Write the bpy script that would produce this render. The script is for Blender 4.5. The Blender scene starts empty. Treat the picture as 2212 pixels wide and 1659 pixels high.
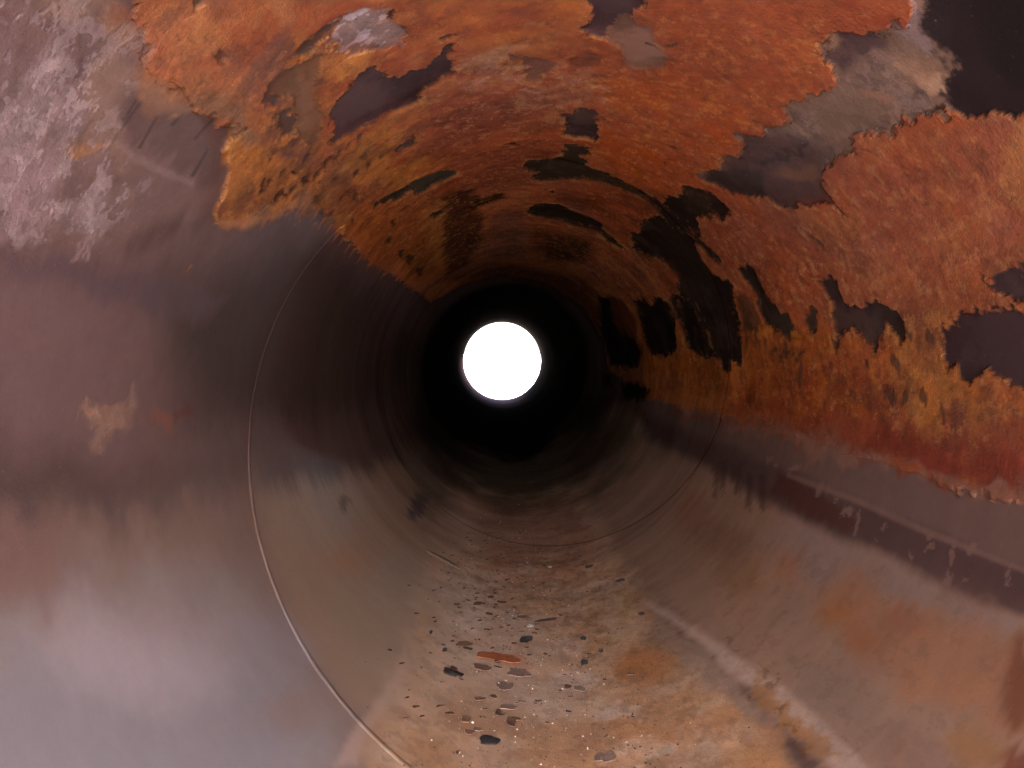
import bpy, math, random
import numpy as np
rng = np.random.default_rng(7)
random.seed(7)
sc = bpy.context.scene
C = sc.collection

# ------------------------------------------------------------------ sizes
R = 0.30                       # inner radius of the pipe (m)
WALL = 0.010
AXZ = R + WALL                 # height of the pipe's axis: it lies on the ground
FOC = 1720.0                   # lens, in photo pixels (2212 wide): 28 mm on 36 mm
VX, VY = 1067.0, 766.0         # where the pipe's direction vanishes
OX, OY = 0.2124, 0.1633        # axis right of / below the lens, in radii
PITCH, Z0 = 3.0336, 1.0793     # the helical weld, in radii
Y_NEAR, Y_FAR = -0.70, 20.6 * R

# ------------------------------------------------------------------ camera
cam = bpy.data.cameras.new('camera'); camo = bpy.data.objects.new('camera', cam)
C.objects.link(camo); sc.camera = camo
cam.sensor_width = 36.0; cam.lens = FOC / 2212 * 36
cam.shift_x = (1106 - VX) / 2212; cam.shift_y = -(829.5 - VY) / 2212
cam.clip_start = 0.01; cam.clip_end = 60000
camo.location = (-OX * R, 0, AXZ + OY * R)
camo.rotation_euler = (math.radians(90), 0, 0)

# ------------------------------------------------------------------ sky, sun, exposure
SUN_EL, SUN_AZ = 52.0, 172.0       # behind the camera
w = bpy.data.worlds.new('World'); sc.world = w; w.use_nodes = True
wn = w.node_tree; wn.nodes.clear()
wo = wn.nodes.new('ShaderNodeOutputWorld'); wb = wn.nodes.new('ShaderNodeBackground')
ws = wn.nodes.new('ShaderNodeTexSky'); ws.sky_type = 'NISHITA'; ws.sun_disc = False
ws.sun_elevation = math.radians(SUN_EL); ws.sun_rotation = math.radians(SUN_AZ)
ws.air_density = 1.0; ws.dust_density = 4.0; ws.ozone_density = 1.0
wn.links.new(ws.outputs[0], wb.inputs[0]); wb.inputs[1].default_value = 0.15
wn.links.new(wb.outputs[0], wo.inputs[0])
sl = bpy.data.lights.new('sun', 'SUN'); so = bpy.data.objects.new('sun', sl); C.objects.link(so)
sl.energy = 1.5; sl.angle = math.radians(75); sl.color = (1.0, 0.95, 0.9)
a = math.radians(SUN_AZ); e = math.radians(SUN_EL)
from mathutils import Vector, Matrix
sdir = Vector((math.sin(a) * math.cos(e), math.cos(a) * math.cos(e), math.sin(e)))
so.rotation_euler = (-sdir).to_track_quat('-Z', 'Y').to_euler()
so.location = sdir * 5
sc.view_settings.view_transform = 'Standard'; sc.view_settings.look = 'None'
sc.view_settings.gamma = 1.0; sc.view_settings.use_curve_mapping = False
sc.view_settings.exposure = 4.85
sc.render.engine = 'CYCLES'
sc.cycles.max_bounces = 6; sc.cycles.diffuse_bounces = 4; sc.cycles.glossy_bounces = 2

# ------------------------------------------------------------------ helpers
def lin(*c):
    """sRGB 0..255 -> linear"""
    c = np.array(c, float) / 255
    return np.where(c <= 0.04045, c / 12.92, ((c + 0.055) / 1.055) ** 2.4)

def setp(o, label=None, cat=None, group=None, kind=None):
    if label: o['label'] = label
    if cat: o['category'] = cat
    if group: o['group'] = group
    if kind: o['kind'] = kind
    return o

_tabs = {}
def vnoise(phi, z, fphi, fz, seed):
    """periodic value noise on the pipe's skin; frequencies per metre round it and along it"""
    nu = max(2, int(round(2 * math.pi * R * fphi)))
    key = (nu, seed)
    if key not in _tabs:
        _tabs[key] = np.random.default_rng(seed * 7919 + nu).random((nu, 1024)).astype(np.float32)
    T = _tabs[key]
    u = (phi / (2 * math.pi) * nu); v = z * R * fz + 300.37
    iu = np.floor(u).astype(np.int64); iv = np.floor(v).astype(np.int64)
    fu = (u - iu).astype(np.float32); fv = (v - iv).astype(np.float32)
    fu = fu * fu * (3 - 2 * fu); fv = fv * fv * (3 - 2 * fv)
    i0 = iu % nu; i1 = (iu + 1) % nu; j0 = iv % 1024; j1 = (iv + 1) % 1024
    a_ = T[i0, j0] * (1 - fu) + T[i1, j0] * fu
    b_ = T[i0, j1] * (1 - fu) + T[i1, j1] * fu
    return a_ * (1 - fv) + b_ * fv

def fbm(phi, z, fphi, fz, octs, seed, gain=0.55):
    s = 0; amp = 1; tot = 0
    for o in range(octs):
        s = s + amp * vnoise(phi, z, fphi * 2 ** o, fz * 2 ** o, seed + o)
        tot += amp; amp *= gain
    return s / tot                      # about 0..1, mean 0.5

def sstep(a_, b_, x):
    t = np.clip((x - a_) / (b_ - a_), 0, 1)
    return t * t * (3 - 2 * t)

def surf(px, py):
    """photo pixel -> (phi, z in radii) where that sight line meets the pipe's skin"""
    ax = (np.asarray(px, float) - VX) / FOC; ay = (np.asarray(py, float) - VY) / FOC
    A = ax * ax + ay * ay; B = ax * OX + ay * OY; D = OX * OX + OY * OY - 1
    z = (B + np.sqrt(B * B - A * D)) / A
    return np.arctan2(ay * z - OY, ax * z - OX), z

def pos(phi, z, h=0.0):
    """skin coordinates (phi, z in radii, height above the skin in m) -> world"""
    r = R - h
    return np.stack([r * np.cos(phi), z * R + 0 * r, AXZ - r * np.sin(phi)], -1)

def mesh_np(name, V, F, mat, parent=None, smooth=True):
    me = bpy.data.meshes.new(name)
    V = np.asarray(V, np.float32); F = np.asarray(F, np.int32)
    k = F.shape[1]
    me.vertices.add(len(V)); me.vertices.foreach_set('co', V.ravel())
    me.loops.add(F.size); me.loops.foreach_set('vertex_index', F.ravel())
    me.polygons.add(len(F)); me.polygons.foreach_set('loop_start', np.arange(0, F.size, k, dtype=np.int32))
    me.polygons.foreach_set('loop_total', np.full(len(F), k, np.int32))
    me.update(calc_edges=True); me.validate()
    me.polygons.foreach_set('use_smooth', np.full(len(me.polygons), smooth))
    if mat: me.materials.append(mat)
    o = bpy.data.objects.new(name, me); C.objects.link(o)
    if parent: o.parent = parent
    return o

def grid_faces(n, m, wrap):
    """n columns round, m rows along"""
    j = np.arange(m - 1)[:, None]; i = np.arange(n if wrap else n - 1)[None, :]
    i2 = (i + 1) % n
    return np.stack([j * n + i, j * n + i2, (j + 1) * n + i2, (j + 1) * n + i], -1).reshape(-1, 4)

# ------------------------------------------------------------------ materials
def newmat(name):
    m = bpy.data.materials.new(name); m.use_nodes = True
    nt = m.node_tree; b = nt.nodes['Principled BSDF']
    return m, nt, b

def nd(nt, t, **kw):
    n = nt.nodes.new(t)
    for k, v in kw.items(): setattr(n, k, v)
    return n

def noise_node(nt, vec, scale, detail=5, rough=0.55):
    n = nd(nt, 'ShaderNodeTexNoise'); n.inputs['Scale'].default_value = scale
    n.inputs['Detail'].default_value = detail; n.inputs['Roughness'].default_value = rough
    nt.links.new(vec, n.inputs['Vector']); return n.outputs['Fac']

def maprange(nt, v, a0, a1, b0, b1):
    n = nd(nt, 'ShaderNodeMapRange'); nt.links.new(v, n.inputs[0])
    for i, x in enumerate((a0, a1, b0, b1)): n.inputs[i + 1].default_value = x
    return n.outputs[0]

def mathn(nt, op, a_, b_):
    n = nd(nt, 'ShaderNodeMath', operation=op)
    for i, x in enumerate((a_, b_)):
        if isinstance(x, (int, float)): n.inputs[i].default_value = x
        else: nt.links.new(x, n.inputs[i])
    return n.outputs[0]

def wall_material(name):
    m, nt, b = newmat(name)
    L = nt.links
    col = nd(nt, 'ShaderNodeAttribute', attribute_name='skin').outputs['Color']
    aux = nd(nt, 'ShaderNodeAttribute', attribute_name='aux')     # r roughness, g coarseness, b unused
    sep = nd(nt, 'ShaderNodeSeparateColor'); L.new(aux.outputs['Color'], sep.inputs[0])
    geo = nd(nt, 'ShaderNodeNewGeometry').outputs['Position']
    n1 = noise_node(nt, geo, 55, 6, 0.65)
    n2 = noise_node(nt, geo, 380, 4, 0.6)
    grain = noise_node(nt, geo, 1100, 2, 0.5)
    v = mathn(nt, 'MULTIPLY', maprange(nt, n1, 0.25, 0.75, 0.74, 1.26), maprange(nt, n2, 0.25, 0.75, 0.78, 1.22))
    v = mathn(nt, 'MULTIPLY', v, maprange(nt, grain, 0.3, 0.7, 0.9, 1.1))
    v = mathn(nt, 'ADD', mathn(nt, 'MULTIPLY', mathn(nt, 'SUBTRACT', v, 1.0), mathn(nt, 'ADD', mathn(nt, 'MULTIPLY', sep.outputs[1], 0.5), 0.16)), 1.0)
    mix = nd(nt, 'ShaderNodeVectorMath', operation='SCALE'); L.new(col, mix.inputs[0]); L.new(v, mix.inputs['Scale'])
    # dark pits in the coarse rust
    vor = nd(nt, 'ShaderNodeTexVoronoi'); vor.inputs['Scale'].default_value = 130
    L.new(geo, vor.inputs['Vector'])
    pit = maprange(nt, vor.outputs['Distance'], 0.08, 0.22, 1.0, 0.0)
    pit = mathn(nt, 'MULTIPLY', pit, maprange(nt, noise_node(nt, geo, 25, 3), 0.52, 0.66, 0.0, 0.75))
    pit = mathn(nt, 'MULTIPLY', pit, mathn(nt, 'MULTIPLY', sep.outputs[1], 0.7))
    mx = nd(nt, 'ShaderNodeMix', data_type='RGBA'); L.new(pit, mx.inputs[0]); L.new(mix.outputs[0], mx.inputs[6])
    mx.inputs[7].default_value = (0.055, 0.026, 0.02, 1)
    # white glints on the rust, painted as pale specks in the base colour
    v2 = nd(nt, 'ShaderNodeTexVoronoi'); v2.inputs['Scale'].default_value = 260; L.new(geo, v2.inputs['Vector'])
    sc2 = nd(nt, 'ShaderNodeSeparateColor'); L.new(v2.outputs['Color'], sc2.inputs[0])
    gl = mathn(nt, 'MULTIPLY', maprange(nt, v2.outputs['Distance'], 0.12, 0.24, 1.0, 0.0), maprange(nt, sc2.outputs[0], 0.93, 0.94, 0.0, 0.85))
    gl = mathn(nt, 'MULTIPLY', gl, mathn(nt, 'MULTIPLY', sep.outputs[1], maprange(nt, noise_node(nt, geo, 16, 3), 0.48, 0.6, 0.0, 1.0)))
    m2 = nd(nt, 'ShaderNodeMix', data_type='RGBA'); L.new(gl, m2.inputs[0]); L.new(mx.outputs[2], m2.inputs[6])
    m2.inputs[7].default_value = (0.75, 0.55, 0.42, 1)
    L.new(m2.outputs[2], b.inputs['Base Color'])
    rr = mathn(nt, 'ADD', sep.outputs[0], maprange(nt, n2, 0.3, 0.7, -0.08, 0.08))
    L.new(rr, b.inputs['Roughness'])
    L.new(sep.outputs[2], b.inputs['Specular IOR Level'])
    h = mathn(nt, 'ADD', mathn(nt, 'MULTIPLY', n1, 0.6), mathn(nt, 'MULTIPLY', n2, 0.45))
    h = mathn(nt, 'ADD', h, mathn(nt, 'MULTIPLY', grain, 0.15))
    h = mathn(nt, 'MULTIPLY', h, mathn(nt, 'ADD', mathn(nt, 'MULTIPLY', sep.outputs[1], 0.9), 0.03))
    bp = nd(nt, 'ShaderNodeBump'); bp.inputs['Strength'].default_value = 1.0; bp.inputs['Distance'].default_value = 0.0024
    L.new(h, bp.inputs['Height']); L.new(bp.outputs[0], b.inputs['Normal'])
    return m

def flake_material(name, c, rough=0.6, var=0.35, spec=0.4):
    m, nt, b = newmat(name); L = nt.links
    geo = nd(nt, 'ShaderNodeNewGeometry').outputs['Position']
    n1 = noise_node(nt, geo, 260, 5, 0.6)
    v = maprange(nt, n1, 0.25, 0.75, 1 - var, 1 + var)
    mix = nd(nt, 'ShaderNodeVectorMath', operation='SCALE'); mix.inputs[0].default_value = tuple(c); L.new(v, mix.inputs['Scale'])
    L.new(mix.outputs[0], b.inputs['Base Color'])
    b.inputs['Roughness'].default_value = rough; b.inputs['Specular IOR Level'].default_value = spec
    bp = nd(nt, 'ShaderNodeBump'); bp.inputs['Strength'].default_value = 0.6; bp.inputs['Distance'].default_value = 0.001
    L.new(n1, bp.inputs['Height']); L.new(bp.outputs[0], b.inputs['Normal'])
    return m

# ------------------------------------------------------------------ the ground outside, added pale to bounce light into the pipe
gm, nt, b = newmat('pale_bounce')
geo = nd(nt, 'ShaderNodeNewGeometry').outputs['Position']
rv = maprange(nt, noise_node(nt, geo, 18, 6, 0.7), 0.3, 0.7, 0.68, 0.84)
cc = nd(nt, 'ShaderNodeCombineColor')
nt.links.new(rv, cc.inputs[0]); nt.links.new(mathn(nt, 'MULTIPLY', rv, 0.96), cc.inputs[1]); nt.links.new(mathn(nt, 'MULTIPLY', rv, 0.9), cc.inputs[2])
nt.links.new(cc.outputs[0], b.inputs['Base Color']); b.inputs['Roughness'].default_value = 0.95
k = 96; ang = np.linspace(0, 2 * np.pi, k, endpoint=False)
rad = [0.0, 3, 60, 1000, 30000]
V = np.concatenate([np.stack([r_ * np.cos(ang), r_ * np.sin(ang) + 2.5, 0 * ang - 0.002], -1) for r_ in rad[1:]])
g = mesh_np('ground', np.concatenate([V]), grid_faces(k, 4, True), gm)
bmF = [[k * 0 + i for i in range(k)]]
g.data.clear_geometry()
g.data.from_pydata(V.tolist(), [], grid_faces(k, 4, True).tolist() + bmF); g.data.update()
g['kind'] = 'structure'

# ------------------------------------------------------------------ the skin of the pipe, painted coat by coat
N, M = 2800, 820
ZN = 0.82
s = np.linspace(1 / ZN, 1 / 20.6, M)
zrow = np.concatenate([np.linspace(Y_NEAR / R, ZN, 60, endpoint=False), 1 / s])
Mt = len(zrow)
phirow = np.linspace(0, 2 * np.pi, N, endpoint=False)
Z, PH = np.meshgrid(zrow, phirow, indexing='ij')           # rows along, columns round
Z = Z.astype(np.float32); PH = PH.astype(np.float32)

def project(phi, z):
    zz = np.maximum(z, 0.35)
    return VX + FOC * (OX + np.cos(phi)) / zz, VY + FOC * (OY + np.sin(phi)) / zz

def warped(amp, f, octs, seed, along=1.0):
    d1 = fbm(PH, Z, f, f, octs, seed, 0.68) - 0.5; d2 = fbm(PH, Z, f, f, octs, seed + 50, 0.68) - 0.5
    x, y = project(PH + d1 * amp * 2 / R, Z + d2 * amp * 2 * along / R)
    return x.astype(np.float32), y.astype(np.float32)

W_EDGE = warped(0.016, 30, 6, 11)          # torn scale edges
_f1 = fbm(PH, Z, 110, 150, 4, 641, 0.75) - 0.5; _f2 = fbm(PH, Z, 60, 150, 4, 651, 0.75) - 0.5
_x, _y = project(PH + _f1 * 0.012 / R, Z + _f2 * 0.008 / R)
W_EDGE = (W_EDGE[0] + (_x - project(PH, Z)[0]).astype(np.float32), W_EDGE[1] + (_y - project(PH, Z)[1]).astype(np.float32))
W_SOFT = warped(0.035, 9, 5, 31)           # wandering stains
# streaks run round the pipe (the way water runs down its sides)
st = fbm(PH, Z, 6, 90, 4, 71) - 0.5
xs, ys = project(PH + st * 0.10 + (fbm(PH, Z, 9, 9, 4, 77) - 0.5) * 0.10, Z + (fbm(PH, Z, 9, 9, 4, 78) - 0.5) * 0.10)
W_RUN = (xs.astype(np.float32), ys.astype(np.float32))
PX, PY = project(PH, Z); PX = PX.astype(np.float32); PY = PY.astype(np.float32)
W_NONE = (PX, PY)
W_MILD = warped(0.007, 14, 6, 61)
st2 = fbm(PH, Z, 5, 60, 5, 171, 0.7) - 0.5
xs, ys = project(PH + st2 * 0.07, Z + (fbm(PH, Z, 12, 12, 4, 178) - 0.5) * 0.05)
W_DRIP = (xs.astype(np.float32), ys.astype(np.float32))
FRONT = Z > 0.55

def sdist(poly, Wp, margin):
    """signed distance in photo pixels (inside positive) of each skin point to a painted outline"""
    P = np.asarray(poly, np.float32)
    x, y = Wp
    lo = P.min(0) - margin; hi = P.max(0) + margin
    idx = np.nonzero((x > lo[0]) & (x < hi[0]) & (y > lo[1]) & (y < hi[1]) & FRONT)
    qx = x[idx]; qy = y[idx]
    d2 = np.full(len(qx), 1e12, np.float32); ins = np.zeros(len(qx), bool)
    n = len(P)
    for i in range(n):
        ax, ay = P[i]; bx, by = P[(i + 1) % n]
        ex, ey = bx - ax, by - ay
        wx, wy = qx - ax, qy - ay
        t = np.clip((wx * ex + wy * ey) / (ex * ex + ey * ey + 1e-9), 0, 1)
        d2 = np.minimum(d2, (wx - t * ex) ** 2 + (wy - t * ey) ** 2)
        c = ((ay <= qy) != (by <= qy))
        if abs(ey) > 1e-9: ins ^= c & (wx < wy / ey * ex)
    d = np.sqrt(d2)
    return idx, np.where(ins, d, -d)

COL = np.empty(Z.shape + (3,), np.float32); ROU = np.full(Z.shape, 0.62, np.float32)
CRS = np.full(Z.shape, 0.25, np.float32); HGT = np.zeros(Z.shape, np.float32)

n_big = fbm(PH, Z, 3.2, 3.2, 5, 101); n_mid = fbm(PH, Z, 14, 14, 5, 111); n_fin = fbm(PH, Z, 60, 60, 4, 121)
n_run = fbm(PH, Z, 4, 70, 4, 131); n_run2 = fbm(PH, Z, 3, 22, 5, 141)

def put(idx, a_, col, rough=None, coarse=None, h=None):
    if a_.size == 0: return
    A3 = a_[..., None]
    COL[idx] = COL[idx] * (1 - A3) + np.asarray(col, np.float32) * A3
    if rough is not None: ROU[idx] = ROU[idx] * (1 - a_) + rough * a_
    if coarse is not None: CRS[idx] = CRS[idx] * (1 - a_) + coarse * a_
    if h is not None: HGT[idx] = HGT[idx] * (1 - a_) + h * a_

def paint(poly, col, soft=2.0, amt=1.0, W=None, rough=None, coarse=None, h=None, brk=0.0, brk_n=None):
    """brk > 0 breaks the coat up with noise, most towards its edge"""
    W = W or W_EDGE
    idx, d = sdist(poly, W, max(soft * 1.5, 4) + (0 if W is W_NONE else 12))
    if brk:
        nn = (n_mid if brk_n is None else brk_n)[idx]
        d = d + (nn - 0.5) * 2 * brk
    a_ = sstep(-soft, soft, d) * amt
    put(idx, a_.astype(np.float32), col, rough, coarse, h)

def blob(x, y, rx, ry, col, amt=1.0, ang=0.0, **kw):
    t = np.linspace(0, 2 * np.pi, 14, endpoint=False); ca, sa = math.cos(ang), math.sin(ang)
    paint([(x + rx * math.cos(q) * ca - ry * math.sin(q) * sa, y + rx * math.cos(q) * sa + ry * math.sin(q) * ca) for q in t], col, amt=amt, **kw)

# --- bare steel all round
COL[:] = lin(96, 76, 74)
v = (0.75 + 0.5 * n_run2)[..., None]
COL *= v
COL[:] = COL * (1 - 0.25 * n_big[..., None]) + np.asarray(lin(110, 70, 55), np.float32) * 0.25 * n_big[..., None]

MAUVE = lin(118, 92, 96); LAV = lin(172, 154, 164); GREYD = lin(168, 150, 150)
TAN = lin(190, 150, 122); OCH = lin(190, 128, 78); PALE = lin(205, 180, 166)
BROWN = lin(148, 108, 88); DARK = lin(66, 50, 50); BLACK = lin(38, 32, 33)

# left side: dark mauve steel
paint([(-900, 560), (0, 530), (200, 560), (330, 520), (480, 470), (620, 440), (720, 480), (880, 620), (930, 700), (900, 900), (760, 1000), (540, 1040), (300, 1060), (0, 1090), (-900, 1200)],
      lin(124, 100, 100), soft=40, W=W_SOFT, rough=0.5, coarse=0.12)
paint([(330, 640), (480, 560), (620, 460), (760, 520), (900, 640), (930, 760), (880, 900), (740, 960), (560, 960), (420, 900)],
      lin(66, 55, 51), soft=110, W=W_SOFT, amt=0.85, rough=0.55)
paint([(0, 540), (160, 570), (340, 600), (480, 640), (420, 700), (240, 650), (100, 610), (0, 600)], lin(104, 86, 94), soft=25, W=W_DRIP, amt=0.7)

paint([(-900, 590), (0, 600), (150, 660), (260, 800), (240, 960), (120, 1080), (0, 1150), (-900, 1200)], lin(138, 112, 114), soft=110, W=W_SOFT, amt=0.5)
paint([(-900, 1060), (0, 1050), (300, 1010), (560, 990), (700, 980), (800, 960), (900, 1040), (600, 1120), (300, 1160), (-900, 1230)], lin(98, 80, 80), soft=100, W=W_SOFT)
# lower left: grey dust washed down in streaks, with the bluish sky sheen painted in
paint([(-900, 1190), (0, 1180), (200, 1120), (400, 1070), (545, 1060), (620, 1100), (900, 1000), (1000, 1010), (1080, 1180), (1000, 1300), (920, 1400), (860, 1560), (900, 2400), (-900, 2400)],
      lin(146, 122, 114), soft=80, W=W_SOFT, rough=0.5, coarse=0.1)
paint([(-900, 1330), (0, 1330), (120, 1250), (300, 1190), (450, 1210), (560, 1240), (640, 1400), (760, 1560), (800, 2400), (-900, 2400)],
      lin(160, 147, 147), soft=70, W=W_SOFT, rough=0.46, coarse=0.08)
paint([(-900, 1450), (60, 1440), (300, 1420), (560, 1420), (660, 1500), (640, 1700), (500, 2400), (-900, 2400)], lin(154, 151, 164), soft=80, W=W_RUN, amt=0.6)
blob(70, 1260, 130, 90, lin(140, 108, 104), 0.6, soft=60, W=W_SOFT)
blob(300, 1420, 200, 110, lin(196, 182, 192), 0.6, soft=80, W=W_SOFT)
blob(600, 1380, 90, 60, lin(164, 154, 166), 0.5, soft=50, W=W_RUN)
blob(650, 1540, 70, 60, lin(158, 134, 126), 0.6, soft=40, W=W_SOFT)
# beyond the near weld
paint([(560, 1080), (700, 1040), (900, 1000), (980, 1100), (960, 1250), (900, 1420), (830, 1560), (740, 1500), (640, 1330), (580, 1200)],
      lin(168, 140, 120), soft=34, W=W_RUN, amt=0.8, rough=0.5)
blob(760, 1190, 60, 50, lin(170, 120, 84), 0.6, soft=40, W=W_SOFT)
blob(820, 1150, 70, 40, lin(165, 125, 95), 0.45, soft=35, W=W_SOFT)
paint([(690, 1290), (790, 1280), (870, 1330), (900, 1420), (850, 1520), (760, 1460)], lin(164, 140, 122), soft=40, W=W_RUN, amt=0.8)
paint([(880, 1400), (850, 1470), (800, 1540), (760, 1590), (730, 1659), (775, 1659), (800, 1590), (850, 1520), (890, 1450)], lin(196, 168, 158), soft=12, W=W_MILD, amt=0.75)
paint([(900, 1060), (925, 1070), (915, 1110), (890, 1125), (880, 1110)], lin(82, 76, 88), soft=8, W=W_RUN, amt=0.8)
blob(745, 1090, 12, 16, lin(70, 60, 56), 0.6, soft=8, W=W_RUN)
paint([(870, 960), (990, 940), (1000, 1080), (930, 1130), (880, 1060)], lin(96, 84, 74), soft=40, W=W_RUN, amt=0.6)

# floor
paint([(1030, 960), (1240, 960), (1330, 1120), (1420, 1330), (1560, 1500), (1760, 1700), (2100, 2400), (700, 2400), (840, 1640), (850, 1560), (910, 1400), (960, 1240)],
      lin(210, 176, 150), soft=60, W=W_SOFT, rough=0.6, coarse=0.7, brk=30)
paint([(1010, 1070), (1250, 1070), (1300, 1170), (1250, 1240), (1040, 1240)], lin(184, 138, 118), soft=30, W=W_SOFT, amt=0.8)
paint([(850, 1560), (880, 1530), (1000, 1500), (1060, 1520), (1160, 1540), (1250, 1560), (1330, 1500), (1400, 1440), (1480, 1440), (1560, 1500), (1760, 1700), (2100, 2400), (700, 2400), (830, 1659)],
      lin(198, 154, 120), soft=40, W=W_SOFT, amt=0.85, brk=40, coarse=0.7)
paint([(905, 1300), (930, 1330), (935, 1400), (930, 1480), (910, 1540), (890, 1520), (900, 1430)], lin(196, 146, 96), soft=14, W=W_RUN, amt=0.7)
paint([(1240, 1300), (1330, 1270), (1390, 1290), (1350, 1340), (1260, 1350)], lin(186, 148, 100), soft=16, W=W_SOFT, amt=0.7)
paint([(1240, 1360), (1300, 1340), (1340, 1380), (1290, 1410), (1230, 1400)], lin(180, 130, 84), soft=14, W=W_SOFT, amt=0.6)
paint([(1380, 1390), (1440, 1400), (1470, 1450), (1430, 1480), (1360, 1470), (1330, 1440)], lin(178, 112, 66), soft=14, W=W_SOFT, amt=0.7)
for (x, y, rx, ry, am) in ((1240, 1470, 55, 22, .8), (1330, 1540, 50, 20, .7), (1200, 1400, 60, 16, .5), (1400, 1620, 60, 26, .7), (1080, 1600, 60, 18, .4), (1010, 1350, 40, 20, .5), (1150, 1340, 70, 12, .4)):
    blob(x, y, rx, ry, lin(226, 204, 190), am, soft=10, W=W_EDGE, brk=8)
for (x, y, rx, ry, am) in ((1290, 1580, 70, 26, .6), (1130, 1500, 60, 14, .5), (1420, 1560, 40, 16, .6), (1180, 1630, 80, 16, .35), (1100, 1310, 40, 8, .5)):
    blob(x, y, rx, ry, lin(172, 134, 108), am, soft=10, W=W_EDGE, brk=8)
blob(1080, 1420, 46, 10, lin(196, 98, 48), 0.8, ang=0.12, soft=4, brk=5)
blob(1110, 1432, 40, 7, lin(180, 105, 60), 0.6, ang=0.15, soft=4, brk=5)

paint([(930, 1200), (960, 1230), (930, 1400), (890, 1540), (850, 1640), (830, 1640), (860, 1520), (890, 1380), (910, 1260)], lin(180, 150, 126), soft=40, W=W_SOFT, amt=0.7)
# lower right: brown steel, pale stripe, dark band with runs
paint([(1300, 1130), (1240, 1040), (1230, 960), (1330, 880), (1420, 900), (1620, 960), (1850, 1100), (2212, 1280), (3200, 1500), (3200, 2400), (2000, 2400), (1780, 1660), (1600, 1470), (1430, 1310)],
      lin(168, 136, 118), soft=30, W=W_RUN, rough=0.55, coarse=0.12)
paint([(1700, 1110), (1860, 1170), (2020, 1260), (2212, 1350), (3000, 1560), (3000, 1700), (2212, 1420), (2030, 1340), (1900, 1290), (1780, 1260), (1700, 1240), (1660, 1160)],
      lin(160, 137, 130), soft=26, W=W_MILD, amt=0.85)
paint([(1780, 1280), (1850, 1210), (1900, 1250), (2000, 1300), (2140, 1350), (2300, 1420), (2300, 1560), (2150, 1560), (1980, 1500), (1860, 1420)],
      lin(176, 124, 92), soft=30, W=W_RUN, amt=0.75, brk=20)
for (x, y, rx, ry, c, am) in ((1810, 1320, 40, 26, (176, 118, 74), .8), (1880, 1370, 45, 30, (170, 102, 60), .6), (1960, 1330, 40, 40, (150, 96, 78), .5), (2120, 1600, 80, 36, (160, 112, 62), .6),
                              (2200, 1460, 40, 90, (112, 62, 46), .7), (1600, 1240, 60, 40, (148, 108, 70), .5), (1710, 1215, 14, 40, (176, 104, 74), .6), (1500, 1120, 40, 60, (140, 80, 60), .4),
                              (1560, 1170, 60, 40, (128, 92, 78), .5), (2200, 1640, 30, 60, (120, 50, 36), .7)):
    blob(x, y, rx, ry, lin(*c), am, soft=22, W=W_RUN, brk=10)
paint([(1700, 1400), (1790, 1410), (1900, 1480), (1960, 1560), (1900, 1600), (1820, 1560), (1740, 1480)], lin(156, 130, 114), soft=24, W=W_RUN, amt=0.8, brk=14)
paint([(1930, 1540), (2030, 1560), (2090, 1620), (2100, 1700), (1960, 1720), (1900, 1640)], lin(146, 116, 104), soft=20, W=W_SOFT, amt=0.6, brk=16)
paint([(1430, 1340), (1480, 1370), (1560, 1450), (1640, 1530), (1680, 1590), (1620, 1570), (1540, 1500), (1450, 1420), (1400, 1380)], lin(164, 138, 122), soft=14, W=W_SOFT, amt=0.85)
paint([(1390, 1296), (1440, 1316), (1530, 1374), (1620, 1434), (1700, 1494), (1790, 1568), (1880, 1648), (2000, 1760), (2200, 1960), (2100, 1960), (1930, 1780), (1840, 1684), (1770, 1614), (1690, 1542), (1610, 1470), (1520, 1402), (1430, 1332)],
      lin(206, 178, 164), soft=12, W=W_MILD, amt=0.75, coarse=0.3, brk=8)
paint([(1640, 1460), (1700, 1510), (1790, 1590), (1830, 1640), (1770, 1620), (1690, 1550), (1630, 1490)], lin(186, 132, 84), soft=7, W=W_EDGE, amt=0.7, brk=14)
for (x, y, rx, ry) in ((1652, 1452, 9, 6), (1670, 1475, 7, 10), (1690, 1530, 12, 8), (1575, 1385, 8, 4), (1600, 1395, 9, 3), (1720, 1560, 10, 9)):
    blob(x, y, rx, ry, lin(128, 88, 58), 0.7, soft=4)

# grey band and the dark band below it, right side
paint([(1330, 830), (1420, 850), (1570, 890), (1800, 940), (2000, 1010), (2212, 1050), (3000, 1240), (3000, 1460), (2212, 1240), (2000, 1150), (1850, 1090), (1700, 1040), (1560, 980), (1400, 920)],
      lin(122, 98, 92), soft=16, W=W_DRIP, rough=0.5, coarse=0.12)
paint([(1380, 890), (1560, 960), (1700, 1015), (1850, 1080), (2000, 1146), (2212, 1235), (3000, 1560), (3000, 1640), (2212, 1332), (2100, 1300), (1980, 1240), (1900, 1192), (1850, 1175), (1760, 1135), (1640, 1075), (1550, 1020), (1400, 950)],
      lin(96, 74, 74), soft=18, W=W_MILD, amt=0.95, rough=0.5, coarse=0.1)
paint([(1690, 1020), (1800, 1080), (1860, 1130), (1830, 1150), (1740, 1110), (1660, 1060)], lin(92, 54, 50), soft=10, W=W_DRIP, amt=0.7)
paint([(1700, 1020), (1860, 1078), (2000, 1140), (2212, 1225), (2600, 1380), (2600, 1394), (2212, 1238), (2000, 1156), (1858, 1092), (1700, 1030)], lin(136, 110, 102), soft=6, W=W_NONE, amt=0.8)
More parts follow.
